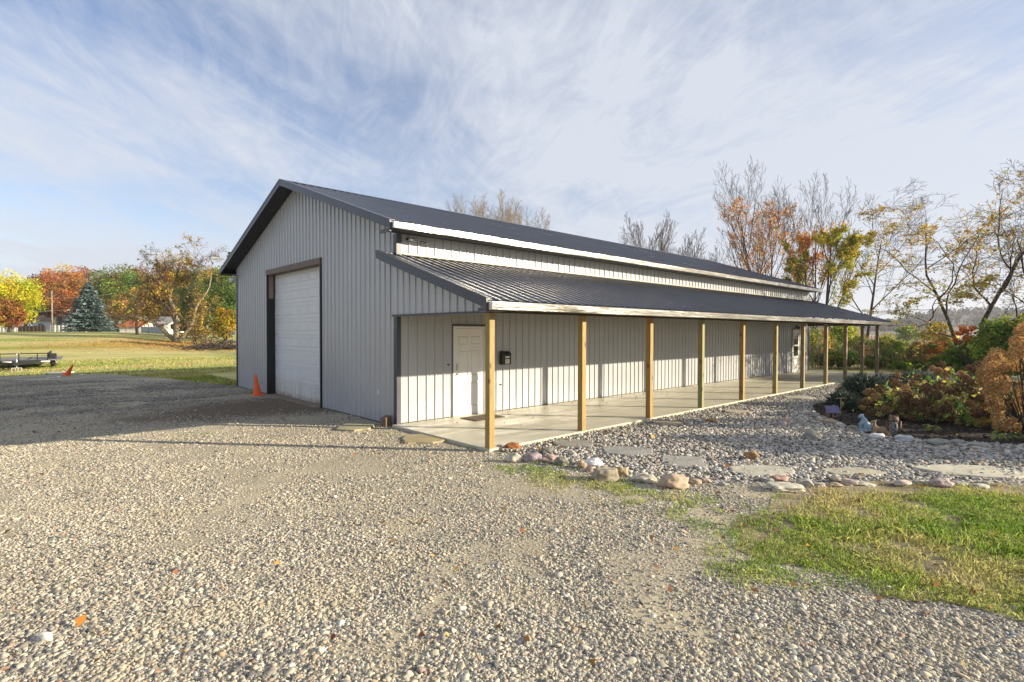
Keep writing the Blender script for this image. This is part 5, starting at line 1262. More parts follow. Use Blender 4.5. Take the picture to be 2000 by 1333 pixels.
for i, (a, b, w, h, c, lab) in enumerate([(1573, 806, 18, 9, (0.50, 0.48, 0.44), 'small whitish rock at the left tip of the mulch bed'), (1586, 851, 34, 24, (0.26, 0.26, 0.22), 'lone grey-olive boulder left of the animal statues'),
 (1592, 812, 20, 11, (0.32, 0.31, 0.27), 'small grey rock below the garden house'), (1622, 824, 30, 12, (0.36, 0.29, 0.20), 'tan rock in front of the garden house'), (1640, 829, 12, 8, (0.62, 0.61, 0.58), 'little white rock right of the garden house'),
 (1666, 836, 16, 11, (0.22, 0.21, 0.15), 'olive rock just left of the blue statue'), (1712, 852, 30, 12, (0.66, 0.65, 0.63), 'white oval rock in front of the deer'), (1766, 857, 36, 15, (0.46, 0.47, 0.48), 'long pale grey rock right of the owl'),
 (1831, 864, 42, 17, (0.27, 0.28, 0.23), 'large grey-green rounded rock in front of the hydrangeas'), (1870, 864, 30, 12, (0.26, 0.26, 0.24), 'grey rock right of the large grey-green one'), (1910, 868, 44, 8, (0.30, 0.30, 0.24), 'low flat mossy rock at the bed edge'),
 (1722, 733, 26, 11, (0.38, 0.35, 0.30), 'small rock at the far end of the patio')]): rock(a, b, w, h, c, lab, 50 + i * 2.9, group=BG_)
rock(1467, 892, 28, 22, (0.26, 0.16, 0.07), 'lone rust-brown stone standing in the river rock', 91.0, ang=0.35)
rock(1390, 822, 24, 8, (0.34, 0.19, 0.07), 'flat orange-brown stone lying near the middle of the patio edge', 93.0)
rock(1028, 1253, 20, 13, (0.24, 0.27, 0.26), 'single dark teal-grey stone in the foreground gravel', 95.0)
rock(86, 1246, 30, 20, (0.52, 0.50, 0.45), 'single larger pale stone in the gravel at lower left', 96.0)

def slab_stone(px, py, wpx, hpx, col, label, seed, thick=0.035, name='flagstone', cat='flagstone', group='flagstones set in the gravel'):
    x0, y0 = G(px, py); d = (x0 - CAM[0]) * _fw[0] + (y0 - CAM[1]) * _fw[1]
    a = wpx * d / F_PX / 2; b = hpx * d * d / (F_PX * 2.09) / 2; n = 22; r_ = random.Random(seed); mb = MB(); ring = []
    for i in range(n):
        t = 2 * PI * i / n; q = 0.86 + 0.22 * noise.noise(Vector((math.cos(t) * 1.6 + seed, math.sin(t) * 1.6, 0))) + r_.uniform(-0.03, 0.03)
        sx = math.copysign(abs(math.cos(t)) ** 0.7, math.cos(t)); sy = math.copysign(abs(math.sin(t)) ** 0.7, math.sin(t))
        ring.append((sx * a * q * 1.1, sy * b * q * 1.1))
    vs = [(x, y, 0) for x, y in ring] + [(x, y, thick) for x, y in ring] + [(x * .95, y * .95, thick + 0.007) for x, y in ring]
    fs = [tuple(range(2 * n, 3 * n))] + [(i, (i + 1) % n, n + (i + 1) % n, n + i) for i in range(n)] + [(n + i, n + (i + 1) % n, 2 * n + (i + 1) % n, 2 * n + i) for i in range(n)]
    mb.add(vs, fs); key = 'fl%d' % seed; MAT[key] = pm('flagstone_surface', col, 0.75, 0, 0.16, 3, 0.4, 14, 0.008, dirt=((col[0] * .8, col[1] * .62, col[2] * .45), 2.2, 0.5))
    o = mb.build(name, MAT[key]); o.location = (x0, y0, Z0 - 0.002); o.rotation_euler = (R(r_.uniform(-1.0, 1.0)), R(r_.uniform(-1.0, 1.0)), math.atan2(_rt[1], _rt[0]))
    return tag(o, label, cat, group)
slab_stone(692, 838, 72, 12, (0.33, 0.31, 0.19), 'long olive-yellow flagstone lying against the gable wall near its corner', 1, 0.05)
slab_stone(830, 859, 86, 20, (0.36, 0.30, 0.17), 'tan flagstone lying by the near corner of the patio', 2)
slab_stone(1120, 869, 92, 14, (0.27, 0.26, 0.22), 'grey flagstone nearest the patio edge, behind the edging rocks', 3)
slab_stone(1226, 884, 102, 17, (0.27, 0.27, 0.26), 'blue-grey oval flagstone, second along the stepping path', 4)
slab_stone(1336, 905, 84, 24, (0.30, 0.29, 0.26), 'grey flagstone behind the biggest tan boulder', 5)
slab_stone(1487, 923, 132, 22, (0.42, 0.40, 0.32), 'pale flagstone just right of the lone rust-brown stone', 6)
slab_stone(1666, 925, 112, 15, (0.40, 0.37, 0.27), 'narrow pale flagstone above the grass, left of the longest one', 7)
slab_stone(1905, 924, 210, 26, (0.45, 0.43, 0.34), 'longest pale flagstone at the right edge', 8)
slab_stone(1306, 829, 60, 8, (0.38, 0.33, 0.24), 'small tan flagstone near the third porch post', 9)
slab_stone(1440, 806, 50, 7, (0.38, 0.34, 0.26), 'small far flagstone near the fifth porch post', 10)
slab_stone(1560, 778, 56, 6, (0.38, 0.35, 0.28), 'farthest flagstone near the end of the patio', 11)

# ------------------------------------------------------------------ small things by the barn
def cone(px, py, dist_z, H, tilt, rz, label, lying=False):
    x, y = G(px, py, dist_z); root = empty('traffic_cone', (x, y, dist_z), rz); tag(root, label, 'traffic cone')
    mb = MB(); mb.lathe([(H * 0.20, 0.02), (H * 0.185, 0.05), (H * 0.12, H * 0.42), (H * 0.055, H * 0.93), (H * 0.045, H), (H * 0.03, H)], k=24)
    c = mb.build('cone_body', MAT['cone'], root)
    mb = MB(); b = H * 0.26; mb.box(-b, b, -b, b, 0, 0.025); mb.build('cone_base', MAT['cone'], root, bevel=0.012)
    root.rotation_euler = (tilt[0], tilt[1], rz); return root
cone(503, 773, -0.06, 0.68, (0.0, R(-6)), 0.4, 'orange traffic cone standing beside the left jamb of the big door')
cn = cone(131, 733, Z0 + 0.02, 0.62, (R(12), R(38)), math.atan2(_rt[1], _rt[0]), 'orange traffic cone tipped over at the far edge of the drive')
slab_stone(118, 730, 26, 5, (0.62, 0.60, 0.54), 'white broken slab lying by the tipped orange cone', 21, 0.06, 'broken_slab', 'slab', None)
rock(114, 737, 8, 5, (0.62, 0.60, 0.55), 'white stone left of the tipped cone, nearest to it', 131.0, group='white stones at the drive edge')
rock(94, 739, 7, 4, (0.62, 0.60, 0.52), 'white stone farthest left of the tipped cone', 133.0, group='white stones at the drive edge')
rock(158, 733, 7, 4, (0.62, 0.60, 0.55), 'white stone right of the tipped cone', 135.0, group='white stones at the drive edge')
rock(104, 738, 6, 4, (0.50, 0.48, 0.42), 'small greyish stone between the two left of the tipped cone', 137.0, group='white stones at the drive edge')

# wooden stub at the near corner
x, y = -0.14, 0.22
mb = MB(); mb.add([(-0.09, -0.07, 0), (0.09, -0.07, 0), (0.09, 0.07, 0), (-0.09, 0.07, 0), (-0.10, -0.075, 0.21), (0.08, -0.06, 0.24), (0.08, 0.08, 0.24), (-0.10, 0.07, 0.20)], [(0, 3, 2, 1), (4, 5, 6, 7), (0, 1, 5, 4), (1, 2, 6, 5), (2, 3, 7, 6), (3, 0, 4, 7)])
o = mb.build('wood_stub', pm('stub_wood', (0.16, 0.11, 0.065), 0.9, 0, 0.3, 6, 0.5, 30, 0.005, (6, 6, 1)), bevel=0.006); o.location = (x, y, Z0 - 0.01); o.rotation_euler = (0, 0, 0.3); tag(o, 'short weathered wooden stub at the near corner of the barn', 'wood block')
# doormat
mb = MB(); mb.box(-0.44, 0.44, -0.28, 0.28, 0, 0.016); o = mb.build('doormat', MAT['mat'], bevel=0.006); o.location = (1.90, -0.56, 0.002); o.rotation_euler = (0, 0, R(1.5)); tag(o, 'brown bristly doormat in front of the white side door', 'doormat')
# mailbox
x0 = 3.03; root = empty('wall_mailbox', (x0, -0.022, 1.16)); tag(root, 'black mailbox with a notice on its front, mounted on the wall beside the white door', 'mailbox')
mb = MB(); mb.box(-0.15, 0.15, -0.11, 0, 0, 0.26); mb.add([(-0.155, -0.12, 0.255), (0.155, -0.12, 0.255), (0.155, 0, 0.32), (-0.155, 0, 0.32), (-0.155, -0.12, 0.27), (0.155, -0.12, 0.27), (0.155, 0, 0.335), (-0.155, 0, 0.335)], [(0, 3, 2, 1), (4, 5, 6, 7), (0, 1, 5, 4), (1, 2, 6, 5), (2, 3, 7, 6), (3, 0, 4, 7)])
mb.build('box', MAT['black'], root, bevel=0.006)
mb = MB(); mb.box(-0.05, 0.09, -0.114, -0.1105, 0.165, 0.205); mb.build('name_plate', MAT['white'], root)
mb = MB(); mb.box(-0.05, 0.09, -0.114, -0.1105, 0.02, 0.135); mb.build('notice', MAT['white'], root)
mb = MB()
for i in range(4): mb.box(-0.042, 0.082 - 0.02 * (i % 2), -0.1155, -0.1142, 0.032 + i * 0.026, 0.041 + i * 0.026)
mb.build('notice_lines', pm('notice_ink', (0.45, 0.10, 0.06), 0.7), root)
# wall bolt / little outlets
mb = MB(); mb.tube([(0, -0.002, 0), (0, -0.03, 0)], 0.018, 12); mb.lathe([(0.03, -0.002), (0.03, 0.002)], (0, -0.0, 0), 12)
o = mb.build('hose_tap', MAT['black']); o.location = (2.93, -0.008, 0.66); tag(o, 'small round black fitting on the wall below the mailbox', 'fitting')
o2 = o.copy(); COL.objects.link(o2); o2.location = (1.32, -0.008, 1.22); o2['label'] = 'small dark fitting on the wall left of the white door'
mb = MB(); mb.box(-0.008, 0, -0.035, 0.035, -0.05, 0.05); mb.box(-0.014, -0.006, -0.018, 0.018, -0.03, 0.03); o = mb.build('wall_outlet', MAT['white'], bevel=0.003); o.location = (-0.004, 0.80, 0.62); tag(o, 'tiny white fitting low on the gable wall', 'outlet')
# wall light above the far door
root = empty('porch_light', (22.66, -0.03, 2.15)); tag(root, 'black lantern on the wall above the glazed door', 'wall light')
mb = MB(); mb.box(-0.05, 0.05, -0.02, 0.01, 0.0, 0.16); mb.tube([(0, -0.02, 0.12), (0, -0.09, 0.14), (0, -0.11, 0.10)], 0.01, 8); mb.lathe([(0.012, 0.12), (0.06, 0.09), (0.065, 0.08), (0.02, 0.078)], (0, -0.11, 0), 14); mb.build('bracket', MAT['black'], root)
mb = MB(); mb.lathe([(0.045, -0.04), (0.055, 0.078), (0.02, 0.0785)], (0, -0.11, 0), 14); mb.build('lamp_glass', MAT['glass'], root)
# dome camera on the far-left corner
root = empty('dome_camera', (-0.04, W - 0.30, 3.92)); tag(root, 'white dome security camera under the left eave', 'security camera')
mb = MB(); mb.tube([(0.02, 0, 0), (-0.16, 0.0, 0.03), (-0.20, 0.0, 0.01), (-0.20, 0.0, -0.05)], 0.03, 10); mb.build('bracket', MAT['white'], root)
mb = MB(); mb.lathe([(0.06, -0.05), (0.10, -0.07), (0.105, -0.13), (0.09, -0.14)], (-0.20, 0, 0), 20); mb.build('housing', MAT['white'], root)
mb = MB(); mb.lathe([(0.088, -0.139), (0.08, -0.19), (0.05, -0.225), (0.01, -0.235)], (-0.20, 0, 0), 20); mb.build('lens_dome', MAT['steel'], root)
# floodlight cluster under the near end of the main eave
root = empty('bullet_camera', (0.30, -0.03, 3.96)); root.scale = (0.75, 0.75, 0.75); tag(root, 'silver and black security camera under the near end of the main gutter', 'security camera')
mb = MB(); mb.tube([(0.0, 0.0, 0.0), (0.0, -0.07, -0.02), (-0.04, -0.12, -0.02)], 0.018, 8); mb.tube([(0, 0.01, 0), (0, -0.015, 0)], 0.05, 14); mb.build('bracket', MAT['black'], root)
mb = MB(); mb.tube([(0.08, -0.12, 0.0), (-0.16, -0.14, -0.02)], 0.038, 14); mb.build('housing', MAT['steel'], root)
mb = MB(); mb.tube([(-0.16, -0.14, -0.02), (-0.21, -0.144, -0.024)], [0.042, 0.036], 14); mb.build('lens_hood', MAT['black'], root)
root = empty('flood_light', (0.62, -0.03, 3.93)); root.scale = (0.6, 0.6, 0.6); tag(root, 'small twin-headed floodlight right of the security camera', 'floodlight')
mb = MB(); mb.tube([(0, 0.01, 0), (0, -0.02, 0)], 0.055, 14); mb.tube([(0, -0.02, 0), (-0.07, -0.08, -0.01)], 0.014, 8); mb.tube([(0, -0.02, 0), (0.07, -0.08, -0.01)], 0.014, 8); mb.build('base', MAT['black'], root)
for sx_ in (-1, 1):
    mb = MB(); mb.tube([(sx_ * 0.07, -0.07, -0.0), (sx_ * 0.09, -0.11, -0.02), (sx_ * 0.10, -0.15, -0.04)], [0.02, 0.035, 0.048], 14); mb.build('lamp_head', MAT['steel'], root)

# ------------------------------------------------------------------ trailer
def trailer():
    px, dep = 36, 27.6; x, y, z = at(px, dep); x0, y0, z = at(-2, dep)
    TR = R(-4); root = empty('utility_trailer', (x, y, Z0), TR); tag(root, 'black flatbed utility trailer parked on the lawn with its hitch toward the drive', 'trailer')
    wd2, ln = 1.15, 4.4; zd = 0.50
    mb = MB(); mb.box(-wd2, wd2, 0.0, 0.07, zd - 0.14, zd); mb.box(-wd2, wd2, ln, ln + 0.07, zd - 0.14, zd); mb.box(-wd2, -wd2 + 0.07, 0.07, ln, zd - 0.14, zd); mb.box(wd2 - 0.07, wd2, 0.07, ln, zd - 0.14, zd)
    for i in range(1, 6): mb.box(-wd2 + .07, wd2 - .07, i * ln / 6, i * ln / 6 + 0.05, zd - 0.12, zd - 0.04)
    mb.build('chassis', MAT['black'], root)
    mb = MB()
    for i in range(12): mb.box(-wd2 + 0.08 + i * 0.23, -wd2 + 0.08 + i * 0.23 + 0.215, 0.08, ln - 0.01, zd - 0.035, zd + 0.006)
    mb.build('deck_boards', pm('deck_wood', (0.17, 0.165, 0.16), 0.85, 0, 0.3, 3, 0.4, 20, 0.004, (8, 1, 8)), root)
    mb = MB(); zr = zd + 0.34
    for sx_ in (-1, 1):
        xx = sx_ * (wd2 - 0.03); mb.obox((xx, 0.03, zr), (xx, ln, zr), 0.05, 0.05)
        for yy in (0.04, ln / 3, 2 * ln / 3, ln - 0.03): mb.obox((xx, yy, zd), (xx, yy, zr), 0.05, 0.05)
    mb.obox((-wd2, 0.03, zr), (wd2, 0.03, zr), 0.05, 0.05)
    for q in (-0.62, 0.0, 0.62): mb.obox((q * wd2, 0.03, zd), (q * wd2, 0.03, zr), 0.045, 0.045)
    mb.build('rail', MAT['black'], root)
    for sx_ in (-1, 1):
        mb = MB(); pr = []
        for i in range(9):
            t = PI * i / 8; pr.append((1.6 + 0.75 * -math.cos(t), zd - 0.16 + 0.42 * math.sin(t) ** 0.6))
        xa_, xb_ = sorted((sx_ * (wd2 + 0.01), sx_ * (wd2 + 0.28)))
        for i in range(8): mb.box(xa_, xb_, pr[i][0], pr[i + 1][0], min(pr[i][1], pr[i + 1][1]) - 0.0, max(pr[i][1], pr[i + 1][1]) + 0.02)
        mb.box(xa_, xb_, 0.83, 0.86, zd - 0.25, zd + 0.05)
        mb.build('fender', MAT['black'], root)
        mb = MB(); mb.tube([(xa_ + 0.03, 1.6, 0.31), (xb_ - 0.03, 1.6, 0.31)], 0.31, 20); w = mb.build('wheel', MAT['black'], root)
        mb = MB(); xe = xb_ - 0.028 if sx_ > 0 else xa_ + 0.028; mb.tube([(xe, 1.6, 0.31), (xe + sx_ * 0.02, 1.6, 0.31)], 0.16, 16); mb.build('rim', MAT['steel'], w)
    mb = MB(); mb.obox((-wd2 * .72, 0.03, zd - 0.09), (0, -1.35, zd - 0.13), 0.08, 0.10); mb.obox((wd2 * .72, 0.03, zd - 0.09), (0, -1.35, zd - 0.13), 0.08, 0.10); mb.box(-0.09, 0.09, -1.62, -1.28, zd - 0.20, zd - 0.06); mb.build('tongue', MAT['black'], root)
    mb = MB(); mb.tube([(0, -1.30, 0.10), (0, -1.30, 0.66)], 0.035, 12); mb.tube([(0, -1.30, 0.66), (0, -1.30, 0.80)], 0.02, 10); mb.obox((0, -1.30, 0.79), (0.16, -1.30, 0.79), 0.02, 0.02); mb.tube([(0, -1.30, 0.09), (0, -1.30, 0.11)], 0.09, 14); mb.build('jack', MAT['steel'], root)
    for q in (-0.55, 0.75):
        mb = MB(); mb.box(q * wd2, q * wd2 + 0.36, -0.012, -0.002, zd - 0.11, zd - 0.05); mb.build('marker_strip', MAT['white'], root)
    M4 = Matrix.Translation((x, y, Z0)) @ Matrix.Rotation(TR, 4, 'Z'); p = M4 @ Vector((0, -1.30, 0))
    mb = MB(); mb.box(-0.2, 0.2, -0.10, 0.10, 0.0, 0.03); mb.box(-0.2, 0.2, -0.10, 0.10, 0.16, 0.19)
    for q in (-0.2, -0.07, 0.04, 0.17): mb.box(q, q + 0.03, -0.10, 0.10, 0.03, 0.16)
    o = mb.build('cinder_block', MAT['cinder']); o.location = (p.x, p.y, Z0); o.rotation_euler = (0, 0, TR + 0.1); tag(o, 'concrete block under the jack of the black trailer', 'concrete block')
    for c in root.children:
        if c.name.startswith('jack'): c.location.z += 0.10
trailer()

# ------------------------------------------------------------------ houses, fences and wires beyond the lawn
def at_z(px, dep, py):
    p = CAM + ray(px, 650) * dep; return Vector((p[0], p[1], zat(py, dep)))
ROT = math.atan2(_rt[1], _rt[0])
def house(px, dep, wpx, ywall, yroof, depth_m, wallc, roofc, label, name='house', base=650, windows=(), overhang=0.35, door=None, cat='house'):
    x, y, z = at(px, dep); m_ = mpp(dep); root = empty(name, (x, y, z), ROT + R(4)); tag(root, label, cat)
    w = wpx * m_ / 2; hw = zat(ywall, dep) - z; hr = zat(yroof, dep) - z; D = depth_m
    mb = MB(); mb.box(-w, w, 0, D, -0.5, hw); mb.add([(-w, 0, hw), (-w, D, hw), (-w, D / 2, hr - .12), (w, 0, hw), (w, D, hw), (w, D / 2, hr - .12)], [(0, 1, 2), (3, 5, 4)])
    mb.build('wall', wallc, root)
    mb = MB(); t = 0.14; o = overhang
    sl = (hr - hw) / (D / 2); e = hw - sl * o
    for s_, ya, yb in ((1, -o, D / 2), (-1, D + o, D / 2)):
        mb.add([(-w - o, ya, e), (w + o, ya, e), (w + o, yb, hr), (-w - o, yb, hr), (-w - o, ya, e + t), (w + o, ya, e + t), (w + o, yb, hr + t), (-w - o, yb, hr + t)], [(0, 3, 2, 1), (4, 5, 6, 7), (0, 1, 5, 4), (1, 2, 6, 5), (2, 3, 7, 6), (3, 0, 4, 7)])
    mb.build('roof', roofc, root)
    for (u, v, ww, wh) in windows:
        f = MB(); f.box(u * w - ww / 2, u * w + ww / 2, -0.06, 0.0 - 0.002, v, v + wh); fo = f.build('window', MAT['white'], root)
        g = MB(); g.box(u * w - ww / 2 + 0.08, u * w + ww / 2 - 0.08, -0.075, -0.061, v + 0.08, v + wh - 0.08); g.build('pane', MAT['glass'], fo)
    if door:
        f = MB(); f.box(door * w - 0.5, door * w + 0.5, -0.06, -0.003, 0, 2.1); f.build('door', MAT['black'], root)
    return root
WW = pm('house_white', (0.72, 0.72, 0.70), 0.6); WB = pm('house_bluewhite', (0.50, 0.56, 0.62), 0.6)
RB = pm('roof_brown', (0.17, 0.115, 0.085), 0.85, 0, 0.2, 2); RG = pm('roof_grey', (0.25, 0.24, 0.24), 0.85, 0, 0.2, 2); RO = pm('roof_rust', (0.42, 0.12, 0.04), 0.85, 0, 0.35, 3)
house(97, 140, 62, 629, 616, 8.0, WB, RB, 'pale blue-white house with a brown roof behind the small orange tree', windows=[(-0.5, 1.1, 1.6, 1.1), (0.35, 1.1, 1.2, 1.1)])
house(294, 106, 66, 634, 621, 8.0, WW, RG, 'white house with a grey roof behind the old tree', windows=[(-0.55, 1.0, 1.3, 1.1), (0.1, 1.0, 1.3, 1.1), (0.6, 1.0, 1.3, 1.1)])
house(255, 102, 40, 639, 629, 5.0, WW, RO, 'white garage with a rust-red roof right of the spruce', 'garage_building', cat='garage', windows=())
house(214, 104, 46, 637, 632, 5.0, WW, RG, 'low white building just right of the spruce', 'garage_building', cat='garage', door=0.5)
def flat_fence(name, px0, px1, dep, top, mat, label, boards=14, cat='fence'):
    a = at(px0, dep); b = at(px1, dep); A = Vector(a); B = Vector(b); h = zat(top, dep) - a[2]; root = empty(name, a); tag(root, label, cat)
    d = (B - A); L = d.length; u = d.normalized(); ang = math.atan2(u.y, u.x); root.rotation_euler = (0, 0, ang)
    mb = MB()
    for i in range(boards): mb.box(i * L / boards + 0.01, (i + 1) * L / boards - 0.01, -0.02, 0.02, -0.4, h)
    mb.build('panels', mat, root)
    mb = MB()
    for i in range(0, boards + 1, 3): mb.box(min(i * L / boards, L) - 0.06, min(i * L / boards, L) + 0.06, -0.09, -0.021, -0.5, h + 0.08)
    mb.build('posts', mat, root)
flat_fence('privacy_fence', 100, 136, 103, 637.5, WW, 'bright white solid fence left of the spruce')
flat_fence('privacy_fence', 0, 34, 104, 641, WW, 'white fence at the left edge under the yellow-green tree')
flat_fence('privacy_fence', 36, 90, 106, 639, pm('fence_brown', (0.10, 0.065, 0.045), 0.85, 0, 0.3, 2), 'dark brown board fence in front of the pale blue-white house', 22)
flat_fence('privacy_fence', 277, 320, 98, 640, pm('fence_grey', (0.55, 0.56, 0.60), 0.8), 'light grey fence right of the rust-roofed garage')
def wire_fence():
    pts = [(-20, 96), (60, 94), (118, 92), (150, 90), (206, 84), (232, 80), (246, 76), (290, 70), (322, 66), (372, 62), (420, 58)]
    P = [Vector(at(a, b)) for a, b in pts]; root = empty('wire_fence', P[0]); tag(root, 'thin wire fence on slim posts crossing the far side of the lawn', 'fence'); o = P[0]
    for p in P:
        mb = MB(); mb.tube([p - o - Vector((0, 0, .3)), p - o + Vector((0, 0, 1.25))], 0.035, 6); mb.build('post', MAT['twig'], root)
    mb = MB()
    for hgt in (0.3, 0.75, 1.2):
        mb.tube([p - o + Vector((0, 0, hgt)) for p in P], 0.010, 3)
    mb.build('wire', MAT['twig'], root)
wire_fence()
p = at(102, 98); root = empty('utility_pole', p); tag(root, 'pale wooden utility pole left of the spruce', 'utility pole')
mb = MB(); mb.tube([(0, 0, -0.5), (0, 0, zat(570, 98) - p[2])], [0.16, 0.11], 10); mb.build('pole', MAT['barkpale'], root); mb = MB(); hz_ = zat(578, 98) - p[2]
mb.obox(Vector((_rt[0], _rt[1], 0)) * -0.9 + Vector((0, 0, hz_)), Vector((_rt[0], _rt[1], 0)) * 0.9 + Vector((0, 0, hz_)), 0.1, 0.12); mb.build('crossarm', MAT['barkpale'], root)
for yy, lab in ((609, 'lower thin power line crossing in front of the rust brown tree'), (585, 'upper thin power line left of the spruce')):
    A = at_z(-60, 97.7, yy + 8); B = at_z(102, 97.7, yy); C_ = at_z(220, 97.7, yy - 9); pts = []
    for a_, b_ in ((A, B), (B, C_)):
        for i in range(11):
            t = i / 10; q = a_.lerp(b_, t); q.z -= 0.5 * 4 * t * (1 - t) * 0.4; pts.append(q)
    mb = MB(); mb.tube(pts, 0.022, 4); tag(mb.build('power_line', pm('wire_grey', (0.45, 0.42, 0.38), 0.7)), lab, 'power line')

# ------------------------------------------------------------------ flower bed
def head_mesh(name, r, cols, n, seed, elong=1.0, psize=0.03, mat='petal'):
    U = rng.normal(size=(n, 3)); U /= np.linalg.norm(U, axis=1, keepdims=True)
    bumpy = 1 + 0.12 * np.array([noise.noise(Vector((a * 2.5 + seed, b * 2.5, c * 2.5))) for a, b, c in U])
    P = U * (r * rng.uniform(0.78, 1.03, n) * bumpy)[:, None] * np.array([1, 1, elong])
    V, I = leaf_quads(P, psize * np.exp(rng.normal(0, 0.2, n)), nrm=U, flat=0.45, aspect=0.9, curl=0.15)
    o = np_mesh(name, V, I, MAT[mat], None, rep4(jitter_cols(cols, n, 0.28, 0.08)))
    me = o.data; bpy.data.objects.remove(o); return me
BH = [head_mesh('dried_head', 0.105, [(0.18, 0.105, 0.06), (0.27, 0.165, 0.09), (0.11, 0.06, 0.035)], 650, i, 0.82, 0.022) for i in range(3)]
BH2 = [head_mesh('dried_head', 0.10, [(0.38, 0.24, 0.12), (0.28, 0.17, 0.085), (0.52, 0.34, 0.17)], 650, i + 5, 0.82, 0.022) for i in range(2)]
PH = [head_mesh('panicle_head', 0.115, [(0.62, 0.39, 0.16), (0.72, 0.49, 0.23), (0.46, 0.27, 0.11)], 760, i + 9, 1.25, 0.024) for i in range(3)]
def shrub(px, dep, H, rad, heads, meshes, label, leafcols, nleaf, hs=(0.8, 1.2), name='hydrangea', leafsize=0.11, low=0.25, sq=1.15, zmin=0.12):
    x, y, z = at(px, dep); root = empty(name, (x, y, Z0 + 0.01)); tag(root, label, 'shrub', None)
    rr = random.Random(int(px * 7 + dep)); tips = []
    for i in range(heads):
        for _ in range(30):
            a = rr.random() * 2 * PI; e = math.asin(rr.uniform(low - 0.25, 1.0) if rr.random() < 0.8 else rr.uniform(0, 0.5)); rf = rr.uniform(0.86, 1.05)
            p = Vector((math.cos(a) * math.cos(e) * rad * rf, math.sin(a) * math.cos(e) * rad * rf, zmin + max(0, math.sin(e)) * (H - zmin) * rf))
            if all((p - q).length > 0.15 * sq for q in tips): break
        tips.append(p)
    P = np.zeros((len(tips), 5, 3))
    for i, t in enumerate(tips):
        b = Vector((t.x * 0.15, t.y * 0.15, 0)); m_ = b.lerp(t, 0.55) + Vector((0, 0, 0.18 * H * (1 - t.z / H) + 0.03))
        for j in range(5):
            s = j / 4; q = b * (1 - s) ** 2 + m_ * 2 * s * (1 - s) + t * s * s; P[i, j] = q
    tubes_mesh('stems', [(P, np.tile(np.array([[0.009, 0.008, 0.007, 0.006, 0.004]]), (len(tips), 1)), 5)], MAT['twig'], root)
    n = int(nleaf * 0.8); U = rng.normal(size=(n, 3)); U[:, 2] = np.abs(U[:, 2]); U /= np.linalg.norm(U, axis=1, keepdims=True)
    Q = U * (rng.uniform(0.25, 0.98, n) ** 0.6)[:, None] * np.array([rad, rad, H * 0.88]); Q[:, 2] += 0.05
    cl = field(Q[:, 0] * 3 + px, Q[:, 1] * 3 + Q[:, 2] * 3, 1.0, 2.0); Q = Q[cl > -0.12]; n = len(Q)
    V, I = leaf_quads(Q, leafsize * np.exp(rng.normal(0, 0.3, n)), nrm=np.repeat(np.array([[0, 0, 1.]]), n, 0), flat=0.35, aspect=0.62, curl=0.12)
    np_mesh('foliage', V, I, MAT['leaf'], root, rep4(jitter_cols(leafcols, n, 0.25, 0.1)))
    for i, t in enumerate(tips):
        o = bpy.data.objects.new('flower_head', meshes[i % len(meshes)]); link(o, root); o.location = t; s = rr.uniform(*hs); o.scale = (s, s, s * rr.uniform(0.85, 1.1)); o.rotation_euler = (rr.gauss(0, 0.35), rr.gauss(0, 0.35), rr.random() * 6)
    return root
LF = [(0.32, 0.35, 0.08), (0.44, 0.42, 0.11), (0.20, 0.30, 0.06), (0.22, 0.42, 0.07), (0.50, 0.40, 0.12)]
shrub(1742, 12.9, 0.92, 0.62, 26, BH + BH2, 'leftmost hydrangea with round brown dried heads, beside the dark evergreen', LF, 420)
shrub(1808, 12.2, 0.74, 0.55, 17, BH, 'low hydrangea with dark dried heads behind the owl statue', LF, 420)
shrub(1800, 15.4, 1.12, 0.75, 22, BH2 + BH[:1], 'hydrangea at the back of the bed with flat-topped brown heads', LF, 320)
shrub(1862, 14.6, 1.24, 0.70, 24, BH + BH2, 'hydrangea in the middle back with light brown heads on top', LF, 340)
shrub(1876, 11.9, 0.86, 0.62, 20, BH, 'front hydrangea with the darkest heads and bright green leaves', LF, 460)
shrub(1925, 13.6, 1.20, 0.70, 22, BH, 'dark-headed hydrangea just behind the big tan one', LF, 300)
shrub(2012, 11.2, 2.28, 0.80, 76, PH, 'tall hydrangea covered in large golden tan heads at the right edge', [(0.20, 0.16, 0.06), (0.26, 0.2, 0.07)], 320, (0.85, 1.35), low=0.05, sq=1.0)
shrub(2190, 9.3, 2.1, 0.85, 60, PH, 'second tall tan hydrangea, added outside the right edge to cast shade', [(0.20, 0.16, 0.06), (0.26, 0.2, 0.07)], 300, (0.85, 1.35), low=0.05)  # added out of view as a shade caster for the gravel bed
shrub(2330, 8.7, 2.0, 0.8, 50, PH, 'third tan hydrangea, added farther outside the right edge to cast shade', [(0.20, 0.16, 0.06), (0.26, 0.2, 0.07)], 300, (0.85, 1.35), low=0.05)  # another unseen shrub, added to lengthen that shade

